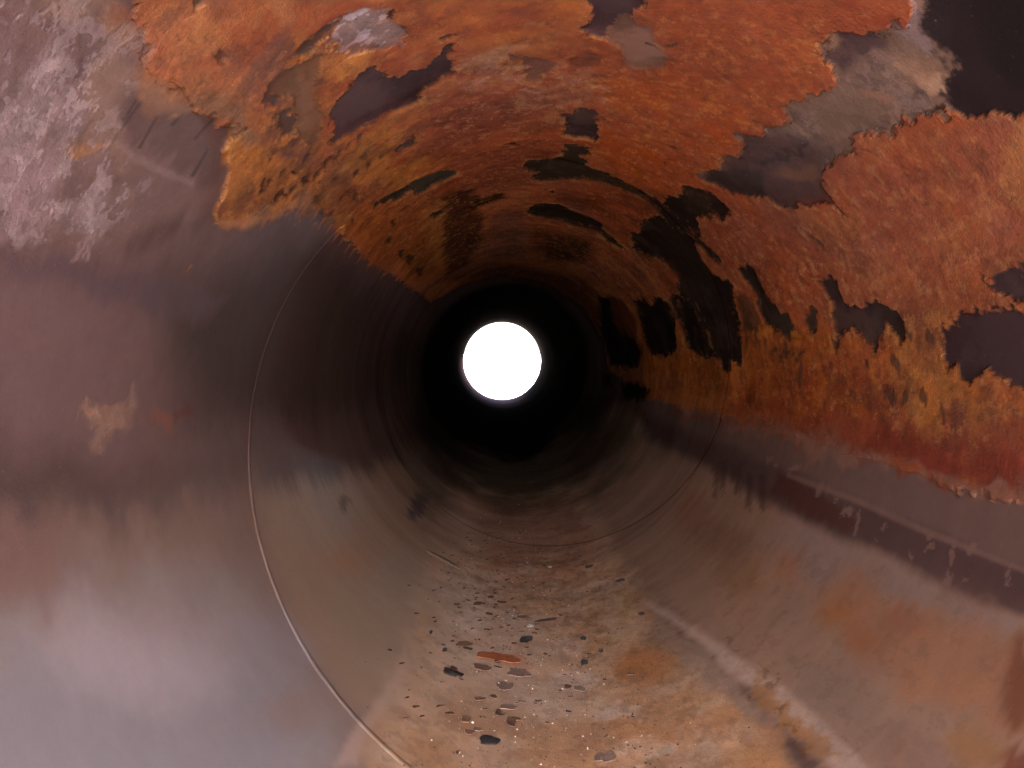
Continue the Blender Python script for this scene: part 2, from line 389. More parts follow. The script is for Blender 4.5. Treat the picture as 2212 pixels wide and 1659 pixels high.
for (x, y, rx, ry, ag) in ((1826, 1100, 5, 17, .35), (1856, 1122, 7, 32, .3), (1838, 1095, 8, 14, .3), (1911, 1128, 5, 9, .2), (1895, 1160, 4, 9, .2), (2005, 1200, 12, 5, 0), (1958, 1202, 8, 5, 0), (2060, 1205, 11, 20, .2), (2056, 1250, 9, 24, .2), (2096, 1248, 9, 4, 0), (2104, 1195, 9, 8, 0),
                          (1676, 1008, 5, 7, .2), (1716, 1016, 12, 6, .2), (1770, 1052, 3, 12, .3), (1787, 1056, 3, 14, .3), (1805, 1068, 3, 16, .3), (2005, 1175, 5, 7, 0), (2184, 1245, 5, 18, .2), (1660, 996, 3, 5, 0)):
    blob(x, y, rx, ry, lin(142, 112, 104), 0.85, ang=ag, soft=2.5, W=W_EDGE)
for (x, y, w_) in ((1560, 1050, 10), (1590, 1060, 12), (1620, 1085, 9), (1545, 1060, 8), (1650, 1090, 10)):
    paint([(x - w_, y - 60), (x + w_, y - 50), (x + w_ * .4, y + 20), (x - w_ * .6, y + 10)], lin(80, 62, 60), soft=6, W=W_RUN, amt=0.6)

# top left: pale weathered coat
paint([(-900, -900), (330, -300), (280, 40), (330, 130), (420, 230), (500, 300), (470, 420), (420, 470), (300, 510), (200, 555), (120, 540), (0, 525), (-900, 560)],
      lin(134, 106, 102), soft=38, W=W_DRIP, rough=0.5, coarse=0.3)
idx, d = sdist([(-900, -900), (300, -300), (190, 40), (230, 160), (260, 250), (230, 340), (250, 420), (220, 545), (120, 530), (0, 515), (-900, 540)], W_SOFT, 60)
a_ = sstep(-20, 50, d) * sstep(0.38, 0.66, (0.5 * n_mid + 0.5 * fbm(PH, Z, 18, 40, 5, 201, .7))[idx]) * 0.85
put(idx, a_.astype(np.float32), lin(186, 162, 168), 0.42, 0.6)
paint([(0, 330), (70, 320), (110, 400), (100, 470), (60, 520), (0, 515)], lin(182, 152, 166), soft=30, W=W_RUN, amt=0.55)
paint([(230, 230), (300, 200), (360, 205), (450, 260), (470, 330), (460, 420), (400, 410), (330, 370), (250, 300)], lin(112, 86, 82), soft=22, W=W_RUN, amt=0.85, rough=0.45)
paint([(240, 300), (330, 340), (420, 390), (420, 402), (320, 356), (235, 312)], lin(168, 142, 140), soft=6, W=W_MILD, amt=0.5)
paint([(210, 60), (260, 40), (300, 70), (280, 110), (230, 90)], lin(150, 124, 116), soft=15, W=W_SOFT, amt=0.7)
for (x, y, rx, ry) in ((163, 172, 15, 25), (225, 100, 26, 12), (110, 205, 20, 9), (330, 100, 12, 10)):
    blob(x, y, rx, ry, lin(108, 86, 96), 0.8, soft=7, W=W_EDGE)
for (x0, y0, x1, y1) in ((333, 178, 240, 310), (300, 320, 340, 250), (420, 300, 470, 245), (415, 380, 450, 320), (370, 270, 400, 240), (265, 260, 295, 215)):
    paint([(x0 - 3, y0), (x0 + 4, y0 + 2), (x1 + 2, y1 + 1), (x1 - 2, y1)], lin(70, 54, 54), soft=3, W=W_NONE, amt=0.75)
for (x0, y0, x1, y1) in ((150, 490, 185, 420), (175, 545, 205, 480), (190, 550, 210, 495), (250, 270, 270, 240), (95, 500, 120, 440), (60, 500, 78, 460)):
    paint([(x0 - 4, y0), (x0 + 4, y0 + 2), (x1 + 3, y1 + 1), (x1 - 3, y1)], lin(188, 160, 164), soft=4, W=W_EDGE, amt=0.6)
paint([(146, 335), (165, 320), (200, 324), (238, 312), (215, 335), (190, 346), (160, 349)], lin(214, 150, 74), soft=4, amt=0.9)
paint([(120, 340), (190, 300), (230, 320), (200, 355), (130, 370)], lin(170, 128, 110), soft=14, amt=0.4)

NZ = {20: fbm(PH, Z, 20, 20, 6, 501, .62), 45: fbm(PH, Z, 45, 45, 5, 511, .66), 100: fbm(PH, Z, 100, 100, 4, 521, .7),
      'run': fbm(PH, Z, 32, 30, 6, 531, .62), 'run2': fbm(PH, Z, 76, 70, 5, 541, .66), 'lay': fbm(PH, Z, 13, 12, 7, 551, .62)}
def mottle(poly, col, key, th, wd=0.03, amt=0.8, soft=20, sd=0, coarse=None, rough=None, h=None):
    """flecks of another colour: a noise cut at a threshold inside an outline"""
    i2, d2 = sdist(poly, W_SOFT, soft * 1.5 + 12)
    nn = NZ[key][(i2[0], (i2[1] + sd * 397) % N)]
    put(i2, (sstep(-soft, soft, d2) * sstep(th - wd * 1.3, th + wd * 1.3, nn) * amt * MK).astype(np.float32), lin(*col), rough, coarse, h)

MK = 0.44

# --- the orange rust scale: one torn sheet over crown and right flank
ORANGE = lin(184, 108, 62); RED = lin(146, 84, 62); PINK = lin(166, 98, 78); YEL = lin(206, 138, 62); LOR = lin(198, 128, 80)
SCALE = [(262, -700), (268, -30), (300, 60), (318, 118), (330, 150), (396, 196), (430, 240), (470, 250), (520, 290), (486, 300), (468, 330), (490, 358), (482, 400), (464, 440), (458, 474), (500, 463), (522, 468), (556, 440),
         (600, 452), (640, 420), (672, 398), (690, 430), (716, 462), (742, 512), (800, 562), (860, 604), (930, 652), (955, 640), (1000, 612), (1084, 590), (1180, 610), (1262, 660), (1300, 730), (1318, 800), (1400, 862), (1572, 905), (1690, 930), (1800, 962), (2000, 1030), (2212, 1078), (3200, 1300), (3200, -700)]
idx, d = sdist(SCALE, W_EDGE, 30)
onedge = sstep(-1.6, 1.6, d).astype(np.float32)
nb = n_big[idx][..., None]; nm = n_mid[idx][..., None]; nf = n_fin[idx][..., None]
nx = fbm(PH, Z, 36, 36, 5, 151, .72)[idx][..., None]
rc = ORANGE * 1.0 + (RED - ORANGE) * sstep(0.40, 0.66, 0.6 * nb + 0.4 * nm) + (LOR - ORANGE) * sstep(0.45, 0.75, nf) * 0.5
rc = rc * (0.82 + 0.36 * nx)
put(idx, onedge, rc, 0.78, 0.8)
HGT[idx] = HGT[idx] * (1 - onedge) + onedge * (0.0010 + 0.0012 * n_mid[idx] + 0.0010 * n_fin[idx])
SIDX = np.zeros(Z.shape, np.float32); SIDX[idx] = onedge

def tint(poly, col, amt, soft, brk=0, W=None, **kw):
    paint(poly, col, soft=soft, amt=amt, W=W or W_SOFT, brk=brk, **kw)

# tints of the sheet, left to right
tint([(268, 0), (420, 0), (560, 0), (640, 60), (600, 180), (540, 240), (470, 230), (400, 190), (330, 140)], lin(192, 118, 78), 0.7, 30)
tint([(420, 0), (650, -20), (640, 60), (560, 120), (470, 90)], lin(196, 130, 80), 0.7, 30, 10)
tint([(330, 130), (440, 160), (520, 260), (560, 290), (500, 300), (430, 250), (360, 190)], lin(162, 116, 84), 0.7, 20, 15)
tint([(280, 30), (360, 60), (430, 130), (400, 180), (330, 130)], lin(186, 100, 62), 0.7, 16, 10)
tint([(470, 300), (560, 300), (640, 310), (700, 330), (760, 400), (740, 500), (700, 440), (640, 430), (560, 450), (470, 470)], lin(200, 128, 58), 0.85, 14, 12, coarse=1.0)
tint([(760, 260), (830, 250), (900, 215), (905, 290), (930, 330), (960, 370), (880, 400), (800, 400), (740, 350)], lin(200, 130, 56), 0.85, 16, 12)
tint([(690, 120), (740, 110), (790, 130), (760, 170), (720, 220), (680, 235), (670, 170)], lin(206, 138, 68), 0.9, 10, 8)
tint([(700, 380), (860, 440), (960, 420), (960, 520), (960, 580), (880, 600), (740, 510)], lin(170, 94, 44), 0.7, 20, 14)
tint([(900, 430), (955, 430), (965, 500), (975, 560), (930, 570)], lin(184, 118, 60), 0.6, 12, 10, brk_n=n_run)
tint([(920, 220), (1000, 190), (1120, 190), (1240, 260), (1260, 330), (1180, 380), (1060, 420), (950, 390), (920, 320), (905, 260)], lin(138, 70, 46), 0.85, 26, 18)
tint([(980, 120), (1060, 90), (1120, 120), (1150, 180), (1060, 190), (1000, 190)], lin(176, 112, 88), 0.75, 12, 16, brk_n=n_fin)
tint([(1130, 170), (1240, 150), (1320, 190), (1310, 230), (1200, 240), (1120, 220)], lin(164, 100, 72), 0.7, 16, 12)
tint([(1020, 105), (1080, 90), (1150, 74), (1158, 84), (1090, 104), (1030, 116)], lin(198, 160, 128), 0.75, 8, 10)
tint([(860, -20), (1250, -20), (1260, 60), (1080, 80), (900, 60)], lin(180, 98, 44), 0.8, 24)
tint([(1020, -20), (1140, -20), (1170, 40), (1060, 50)], lin(168, 92, 64), 0.7, 18, 12)
tint([(1320, 160), (1500, 130), (1720, 120), (1700, 230), (1590, 290), (1540, 370), (1440, 420), (1330, 380), (1270, 310)], lin(184, 86, 34), 0.8, 30, 14)
tint([(1390, -20), (1960, -30), (1960, 60), (1800, 60), (1760, 130), (1640, 120), (1450, 110)], lin(172, 86, 46), 0.7, 24, 14)
tint([(1780, -20), (1960, -20), (1975, 50), (1900, 60), (1800, 40)], lin(150, 66, 40), 0.7, 16, 8)
tint([(1340, 400), (1420, 450), (1415, 490), (1360, 500), (1250, 450), (1230, 400)], lin(158, 70, 34), 0.8, 14, 8)
tint([(1180, 400), (1260, 395), (1270, 460), (1200, 470)], lin(140, 84, 70), 0.7, 14)
tint([(1780, 330), (2000, 260), (2212, 240), (2300, 500), (2150, 600), (1980, 640), (1840, 560), (1780, 440)], lin(176, 102, 78), 0.75, 40, 20)
tint([(1840, 290), (2060, 240), (2150, 280), (2000, 380), (1850, 380)], lin(180, 104, 64), 0.6, 24, 14)
tint([(2170, 330), (2300, 260), (2300, 520), (2205, 460)], lin(208, 150, 90), 0.8, 12, 12)
tint([(1500, 490), (1560, 460), (1700, 460), (1760, 520), (1740, 640), (1620, 570), (1560, 590)], lin(150, 80, 64), 0.75, 24, 14)
tint([(1600, 560), (1800, 580), (1900, 620), (1900, 670), (1820, 640), (1720, 680), (1640, 640)], lin(156, 76, 46), 0.7, 18, 10)
tint([(1730, 430), (1850, 440), (1840, 520), (1760, 490)], lin(176, 108, 62), 0.6, 14, 12)
tint([(1340, 740), (1480, 700), (1600, 700), (1700, 700), (1900, 740), (2030, 700), (2060, 800), (2212, 830), (2212, 880), (2000, 860), (1800, 860), (1600, 850), (1400, 800)], lin(176, 98, 48), 0.8, 14, 26, W=W_RUN, brk_n=n_run)
tint([(1600, 830), (1800, 800), (1960, 830), (2100, 870), (2400, 900), (2400, 1040), (2150, 1040), (1950, 990), (1700, 930), (1560, 890)], lin(146, 72, 48), 0.85, 22, 20, W=W_RUN)
tint([(1700, 850), (1780, 830), (1880, 850), (1900, 900), (1760, 890)], lin(176, 100, 46), 0.6, 12, 18, W=W_RUN, brk_n=n_run)
tint([(1900, 930), (2100, 940), (2400, 980), (2400, 1080), (2150, 1050), (1980, 1000), (1850, 970)], lin(132, 58, 44), 0.85, 18, 10, W=W_RUN)
tint([(1450, 880), (1700, 920), (1850, 965), (1800, 985), (1600, 930), (1450, 900)], lin(136, 86, 72), 0.8, 9, 8, W=W_RUN)
tint([(1960, 740), (2030, 730), (2040, 830), (1980, 900), (1950, 860), (1930, 800)], lin(170, 118, 66), 0.6, 12, 18)
for key, sd, c, th, am in (('lay', 71, (150, 76, 50), .54, .55), ('lay', 72, (188, 112, 76), .56, .5), ('lay', 73, (170, 82, 42), .55, .5)):
    mottle([(280, 20), (860, -20), (1960, -20), (2212, 260), (2300, 700), (1600, 700), (1300, 560), (960, 440), (800, 300)], c, key, th, .05, am / MK)
# the deep end of the sheet
tint([(955, 420), (1000, 398), (1040, 430), (1050, 480), (1030, 530), (1010, 570), (960, 598), (962, 540), (950, 470)], lin(64, 36, 30), 0.85, 8, 12, W=W_RUN, brk_n=n_run)
tint([(1065, 460), (1110, 452), (1135, 470), (1140, 520), (1128, 556), (1060, 556), (1040, 540), (1068, 510)], lin(142, 88, 72), 0.85, 6, 8, W=W_RUN, brk_n=n_run)
tint([(1020, 430), (1080, 412), (1100, 424), (1050, 440), (1020, 446)], lin(40, 24, 20), 0.9, 4, 3, W=W_RUN)
tint([(1050, 400), (1080, 392), (1085, 402), (1050, 408)], lin(150, 92, 66), 0.7, 4, 3, W=W_RUN)
tint([(1140, 480), (1280, 510), (1290, 560), (1150, 545)], lin(110, 58, 34), 0.7, 10, 8, W=W_RUN)
tint([(1180, 510), (1270, 520), (1270, 565), (1180, 560)], lin(62, 40, 28), 0.8, 8, 8, W=W_RUN)
tint([(940, 610), (1084, 560), (1260, 600), (1330, 720), (1310, 760), (1250, 660), (1084, 600)], lin(70, 40, 30), 0.7, 12, 8)
tint([(850, 560), (900, 520), (950, 560), (940, 600), (890, 600)], lin(128, 72, 42), 0.6, 12, 8)

tint([(250, -40), (300, -30), (330, 60), (350, 120), (420, 180), (470, 230), (430, 262), (380, 200), (318, 150), (290, 80)], lin(150, 116, 98), 0.75, 14, 26, brk_n=n_fin * .5 + n_mid * .5, h=0.0006)
tint([(420, 230), (480, 240), (560, 290), (540, 310), (480, 310), (430, 270)], lin(150, 112, 86), 0.8, 10, 16, brk_n=n_fin * .5 + n_mid * .5)
paint([(1480, 882), (1570, 900), (1800, 955), (2000, 1022), (2212, 1064), (2600, 1150), (2600, 1200), (2212, 1100), (2000, 1050), (1800, 982), (1570, 918), (1480, 896)], lin(150, 110, 96), soft=14, W=W_SOFT, amt=0.75, brk=18, coarse=0.4)
# rough lavender metal showing through near the crown, left
LP = [(690, 62), (722, 32), (790, 22), (840, 12), (856, 28), (850, 42), (872, 54), (866, 76), (875, 97), (836, 100), (790, 113), (750, 114), (712, 102)]
paint(LP, lin(140, 104, 98), soft=6, amt=0.9, rough=0.38, coarse=1.3, h=0.0012, brk=8, brk_n=n_fin)
idx, d = sdist(LP, W_EDGE, 10)
put(idx, (sstep(0, 12, d) * sstep(0.52, 0.60, fbm(PH, Z, 110, 110, 3, 561, .7)[idx]) * 0.65).astype(np.float32), lin(206, 178, 190), 0.3, 1.3)  # pale flecks paint the metal's sparkle into the colour
# thin yellow rind along the left torn edge and red scab
paint([(464, 440), (520, 400), (560, 410), (540, 450), (505, 466), (460, 470)], lin(120, 58, 34), soft=5, amt=0.8, coarse=1.2, brk=6, brk_n=n_fin)
idx, d = sdist(SCALE, W_EDGE, 14)
rim = (sstep(0, 1.5, d) * (1 - sstep(3, 8, d)) * sstep(0.48, 0.60, n_fin[idx] * .5 + n_mid[idx] * .5) * (PX[idx] < 760) * (PY[idx] > 290)).astype(np.float32)
put(idx, rim * 0.75, lin(222, 164, 92))

MK = 0.44
RIGHTMID = [(1380, 740), (1560, 690), (1760, 690), (1960, 690), (2060, 700), (2212, 820), (2300, 900), (2000, 900), (1800, 890), (1580, 870), (1400, 840)]
mottle(RIGHTMID, (200, 124, 54), 'run', 0.54, amt=0.7); mottle(RIGHTMID, (200, 120, 50), 'run2', 0.56, amt=0.6, sd=3)
mottle(RIGHTMID, (84, 58, 46), 'run', 0.585, amt=0.85, sd=1); mottle(RIGHTMID, (96, 64, 50), 'run2', 0.60, amt=0.7, sd=2)
mottle(RIGHTMID, (140, 66, 42), 'run', 0.56, amt=0.6, sd=5)
mottle([(1860, 700), (2060, 700), (2120, 900), (2080, 980), (1900, 900)], (206, 140, 70), 'run', 0.52, amt=0.75, sd=7)
mottle([(1900, 780), (2212, 830), (2300, 960), (2050, 960), (1900, 900)], (110, 82, 70), 'run', 0.56, amt=0.6, sd=8)
RP = [(1500, 470), (1760, 440), (1800, 320), (2212, 240), (2400, 300), (2400, 680), (2000, 690), (1700, 690), (1560, 580)]
mottle(RP, (172, 106, 84), 20, 0.50, .06, 0.7); mottle(RP, (164, 82, 46), 20, 0.53, .05, 0.75, sd=1); mottle(RP, (188, 120, 74), 45, 0.56, .04, 0.6, sd=2)
mottle(RP, (120, 84, 76), 20, 0.60, .04, 0.55, sd=3); mottle(RP, (96, 56, 44), 45, 0.62, .03, 0.7, sd=4); mottle(RP, (214, 160, 106), 100, 0.66, .03, 0.7, sd=5)
mottle([(1640, 590), (1800, 560), (1940, 620), (1900, 690), (1760, 690), (1660, 660)], (216, 156, 110), 'run2', 0.60, .03, 0.8, sd=6)
mottle([(1740, 430), (1860, 440), (1860, 540), (1760, 520)], (206, 140, 74), 45, 0.52, .04, 0.75, sd=7)
OR = [(1280, 160), (1500, 60), (1760, 60), (1760, 200), (1600, 300), (1500, 420), (1360, 390)]
mottle(OR, (196, 112, 56), 20, 0.50, .06, 0.6, sd=1); mottle(OR, (150, 76, 50), 20, 0.56, .05, 0.55, sd=2); mottle(OR, (224, 150, 84), 100, 0.64, .03, 0.8, sd=3); mottle(OR, (108, 62, 46), 100, 0.67, .03, 0.7, sd=4)
mottle([(1330, 130), (1500, 110), (1700, 130), (1600, 260), (1400, 260)], (150, 92, 78), 20, 0.56, .05, 0.5, sd=5)
TOP = [(860, -40), (1270, -40), (1270, 70), (1120, 90), (960, 90), (880, 60)]
mottle(TOP, (204, 134, 62), 20, 0.52, .06, 0.6, sd=6); mottle(TOP, (150, 92, 74), 20, 0.56, .05, 0.6, sd=7); mottle(TOP, (104, 66, 54), 45, 0.62, .03, 0.7, sd=8)
TC = [(980, 100), (1110, 90), (1200, 140), (1330, 150), (1340, 230), (1200, 250), (1060, 200), (980, 190)]
mottle(TC, (190, 136, 110), 'run2', 0.53, .04, 0.75, sd=1); mottle(TC, (110, 74, 66), 'run', 0.56, .04, 0.7, sd=2); mottle(TC, (206, 140, 70), 100, 0.58, .03, 0.7, sd=3); mottle(TC, (216, 176, 150), 'run2', 0.63, .03, 0.8, sd=9)
CT = [(900, 240), (1000, 190), (1260, 220), (1280, 340), (1140, 420), (960, 400)]
mottle(CT, (176, 104, 66), 'run2', 0.56, .04, 0.6, sd=4); mottle(CT, (92, 52, 42), 'run', 0.58, .03, 0.6, sd=5); mottle(CT, (206, 146, 96), 'run2', 0.66, .02, 0.8, sd=6); mottle(CT, (150, 90, 70), 20, 0.55, .05, .5, sd=3)
YE = [(466, 300), (560, 290), (700, 300), (760, 250), (900, 210), (930, 330), (960, 380), (820, 420), (740, 500), (640, 440), (480, 470)]
mottle(YE, (214, 148, 66), 'run2', 0.52, .05, 0.6, sd=7); mottle(YE, (168, 92, 48), 'lay', 0.52, .05, 0.7, sd=8); mottle(YE, (124, 84, 56), 'run', 0.55, .04, 0.75, sd=9); mottle(YE, (84, 60, 48), 45, 0.61, .025, 0.85, sd=10)
mottle([(560, 290), (700, 300), (740, 480), (640, 440), (560, 440)], (74, 54, 50), 'run', 0.535, .02, 0.9, soft=14, sd=11, coarse=0.2)
mottle([(640, 290), (760, 300), (780, 440), (740, 500), (690, 420)], (112, 78, 54), 'run', 0.52, .04, 0.8, soft=14, sd=12)
TR = [(560, 140), (640, 60), (700, 60), (690, 200), (720, 230), (700, 310), (560, 290), (540, 220)]
MK = 0.8
mottle(TR, (116, 82, 64), 20, 0.46, .05, 0.85, sd=10); mottle(TR, (76, 58, 60), 20, 0.55, .03, 0.9, sd=11); mottle(TR, (204, 130, 58), 'run2', 0.58, .03, 0.85, sd=12)
MK = 0.5
LO = [(270, -40), (640, -40), (640, 80), (560, 240), (440, 230), (330, 130)]
mottle(LO, (206, 140, 92), 20, 0.53, .06, 0.6, sd=13); mottle(LO, (184, 100, 62), 20, 0.53, .05, 0.6, sd=14); mottle(LO, (112, 78, 70), 45, 0.60, .03, 0.75, sd=15); mottle(LO, (104, 80, 80), 20, 0.62, .025, 0.8, sd=16)
mottle([(440, 90), (560, 110), (560, 170), (480, 150)], (112, 84, 78), 45, 0.54, .03, 0.85, soft=12, sd=17)
DE = [(740, 400), (960, 400), (970, 560), (880, 600), (740, 510)]
mottle(DE, (190, 122, 62), 'run2', 0.53, .05, 0.6, sd=18); mottle(DE, (110, 66, 42), 'run', 0.54, .04, 0.7, sd=19); mottle(DE, (70, 50, 40), 'run2', 0.62, .02, 0.8, sd=20)
DT = [(960, 400), (1440, 400), (1460, 640), (1300, 660), (1084, 600), (960, 620)]
mottle(DT, (66, 42, 34), 'lay', 0.53, .04, 0.8, sd=21); mottle(DT, (172, 96, 60), 'run2', 0.58, .03, 0.6, sd=22)
TL = [(-60, -60), (280, -60), (330, 120), (280, 240), (300, 420), (220, 540), (0, 520)]
mottle(TL, (160, 134, 134), 'run', 0.50, .06, 0.6, sd=23); mottle(TL, (210, 188, 194), 100, 0.56, .05, 0.8, sd=24, coarse=1.0); mottle(TL, (104, 80, 78), 'run', 0.56, .04, 0.6, sd=25); mottle(TL, (100, 80, 84), 45, 0.60, .03, 0.7, sd=26); mottle(TL, (190, 156, 128), 20, 0.60, .04, 0.5, sd=27)
MK = 0.4
ALL = [(280, 40), (860, 20), (1960, 20), (2212, 300), (2300, 1000), (1600, 880), (1300, 640), (900, 560), (500, 420)]
mottle(ALL, (222, 158, 98), 100, 0.655, .02, 0.6, sd=61); mottle(ALL, (80, 52, 44), 100, 0.66, .02, 0.65, sd=62); mottle(ALL, (92, 60, 50), 'run2', 0.645, .02, 0.6, sd=63)
MK = 0.42
FLR = [(960, 1200), (1350, 1200), (1460, 1400), (1700, 1659), (1800, 1800), (800, 1800), (860, 1540)]
mottle(FLR, (196, 138, 82), 'lay', 0.50, .06, 0.6, sd=28); mottle(FLR, (230, 206, 190), 'lay', 0.55, .05, 0.7, sd=29); mottle(FLR, (160, 122, 92), 'run', 0.54, .04, 0.6, sd=30); mottle(FLR, (120, 88, 70), 'run2', 0.60, .025, 0.7, sd=31)
mottle([(1000, 1180), (1330, 1180), (1350, 1400), (960, 1400)], (110, 80, 66), 'run2', 0.58, .025, 0.75, sd=32)
mottle([(1380, 1400), (1700, 1600), (1800, 1800), (1300, 1800), (1300, 1560)], (206, 136, 72), 'lay', 0.5, .05, 0.7, sd=33)
LR = [(1450, 1150), (1700, 1150), (2212, 1380), (2212, 1800), (1900, 1700), (1600, 1400)]
mottle(LR, (190, 144, 108), 'lay', 0.53, .06, 0.5, sd=34); mottle(LR, (146, 120, 110), 'lay', 0.53, .06, 0.5, sd=35); mottle(LR, (120, 90, 78), 'run2', 0.62, .03, 0.5, sd=36)
mottle([(1500, 1340), (1700, 1480), (1900, 1659), (1780, 1659), (1600, 1480)], (150, 108, 74), 45, 0.57, .03, 0.6, sd=37)

# --- bare patches where the scale has come away
def bare(poly, col=(62, 48, 52), soft=1.3, amt=1.0, W=None, **kw):
    if amt > 0.8:                                   # a bright, frayed lip of fresh rust round the torn edge
        i2, d2 = sdist(poly, W or W_EDGE, 8)
        lip = sstep(-6, -1.5, d2) * sstep(0.46, 0.58, n_fin[i2] * .6 + n_mid[i2] * .4) * 0.55 * (SIDX[i2] > .5)
        put(i2, lip.astype(np.float32), lin(212, 146, 86), 0.6, 1.1)
    paint(poly, lin(*col), soft=soft * 1.25, amt=amt, W=W or W_EDGE, rough=0.62, coarse=0.1, h=0.0, **kw)
    i3, d3 = sdist(poly, W or W_EDGE, 2)
    ins = sstep(0, 3, d3) * amt
    put(i3, (ins * sstep(0.48, 0.62, NZ['lay'][i3]) * 0.45).astype(np.float32), lin(*(min(255, c_ * 1.45 + 8) for c_ in col)))
    put(i3, (ins * sstep(0.54, 0.64, NZ['run'][i3]) * 0.4).astype(np.float32), lin(*(c_ * 0.72 for c_ in col)))
    crumb = ins * (1 - sstep(2, 9, d3)) * sstep(0.585, 0.61, NZ[100][i3]) * 0.45
    put(i3, crumb.astype(np.float32), lin(168, 100, 62), 0.7, 0.9)

bare([(717, 222), (735, 205), (758, 180), (783, 150), (804, 142), (810, 161), (833, 166), (854, 163), (875, 149), (909, 144), (930, 128), (944, 111), (962, 96), (981, 92), (977, 108), (967, 122), (970, 139), (980, 147), (962, 160), (944, 170), (930, 184), (911, 195), (909, 208), (892, 222), (861, 236), (826, 250), (798, 264), (767, 278), (743, 292), (725, 304), (716, 300), (722, 270), (712, 258)], (74, 54, 56))
bare([(935, 84), (955, 72), (975, 70), (970, 80), (945, 86)], (76, 62, 56))
bare([(1205, 278), (1222, 264), (1220, 241), (1243, 240), (1264, 231), (1284, 231), (1305, 241), (1309, 253), (1288, 255), (1295, 274), (1291, 295), (1283, 304), (1264, 295), (1236, 293), (1215, 288)], (66, 50, 48))
bare([(1128, 358), (1139, 342), (1166, 344), (1198, 339), (1222, 326), (1227, 309), (1246, 307), (1274, 316), (1278, 326), (1264, 335), (1271, 358), (1305, 372), (1344, 389), (1382, 410), (1406, 424), (1420, 448), (1444, 465), (1416, 450), (1382, 424), (1347, 408), (1305, 394), (1264, 385), (1225, 384), (1201, 387), (1166, 389), (1146, 384), (1161, 372), (1139, 365)], (66, 54, 44))
bare([(805, 436), (837, 422), (868, 403), (896, 385), (930, 373), (965, 370), (991, 375), (979, 378), (958, 389), (937, 399), (916, 413), (899, 422), (878, 413), (861, 430), (850, 437), (840, 432), (816, 443)], (60, 54, 44))
bare([(854, 321), (875, 299), (892, 293), (903, 302), (878, 316), (864, 325)], (78, 62, 64))
bare([(1080, 309), (1100, 305), (1117, 305), (1115, 315), (1100, 314)], (66, 44, 36))
bare([(927, 472), (934, 458), (951, 451), (958, 458), (944, 469)], (58, 50, 42))
bare([(1144, 448), (1170, 439), (1208, 439), (1243, 455), (1278, 469), (1302, 483), (1295, 490), (1319, 507), (1357, 538), (1347, 538), (1312, 514), (1278, 493), (1243, 484), (1208, 476), (1173, 469), (1142, 458)], (54, 44, 36))
bare([(1185, 410), (1196, 407), (1200, 415), (1190, 419)], (50, 44, 36))
bare([(1274, -200), (1281, 15), (1263, 50), (1277, 76), (1310, 80), (1340, 50), (1385, 30), (1375, -200)], (86, 64, 68))
bare([(1310, 72), (1345, 35), (1390, 40), (1420, 80), (1440, 105), (1455, 122), (1445, 145), (1400, 152), (1360, 140), (1330, 100)], (124, 94, 82), soft=8, amt=0.9, brk=8)
bare([(1225, 130), (1260, 112), (1300, 120), (1290, 142), (1240, 140)], (104, 62, 50), soft=5, amt=0.7, brk=4)
bare([(1111, 108), (1139, 115), (1170, 125), (1201, 134), (1187, 149), (1170, 153), (1146, 174), (1128, 170), (1135, 153), (1114, 128)], (112, 78, 70), soft=3, amt=0.85)
for p, c in (([(640, 120), (655, 85), (690, 62), (712, 44), (722, 50), (700, 75), (672, 104), (655, 112)], (80, 64, 60)), ([(565, 185), (600, 180), (612, 200), (600, 225), (570, 222)], (84, 66, 66)), ([(585, 245), (620, 235), (650, 250), (642, 282), (600, 288)], (80, 62, 60)),
             ([(640, 130), (690, 110), (676, 170), (680, 232), (700, 260), (690, 300), (640, 300), (650, 240), (600, 200), (560, 190), (600, 160)], (112, 82, 64)), ([(395, 0), (425, -10), (430, 15), (405, 26)], (104, 82, 76)),
             ([(468, 110), (490, 95), (500, 115), (482, 135)], (118, 84, 72)), ([(745, 400), (755, 398), (772, 420), (768, 436), (752, 428)], (84, 56, 46)), ([(775, 325), (800, 312), (806, 328), (790, 342), (776, 340)], (124, 86, 58)),
             ([(845, 12), (862, 8), (864, 30), (850, 34)], (78, 58, 66)), ([(862, 56), (880, 60), (874, 72), (858, 70)], (96, 66, 62))):
    bare(p, c, soft=3, amt=0.9, brk=5, brk_n=n_fin)
for (x, y, r_) in ((850, 478, 5), (866, 545, 7), (882, 560, 9), (842, 512, 6), (905, 585, 8), (760, 470, 4), (574, 384, 7), (655, 390, 8), (640, 368, 6), (700, 360, 6), (590, 376, 5), (720, 345, 5), (610, 420, 6)):
    blob(x, y, r_, r_ * 1.3, lin(66, 50, 42), 0.85, soft=2.5, coarse=0.2, h=0.0)
for (x, y, rx, ry, ag) in ((1465, 317, 8, 3, .4), (1440, 350, 4, 3, 0), (1310, 375, 4, 2, 0), (1420, 100, 9, 3, .2), (1448, 92, 8, 3, .1)):
    blob(x, y, rx, ry, lin(70, 52, 44), 0.85, ang=ag, soft=1.5)

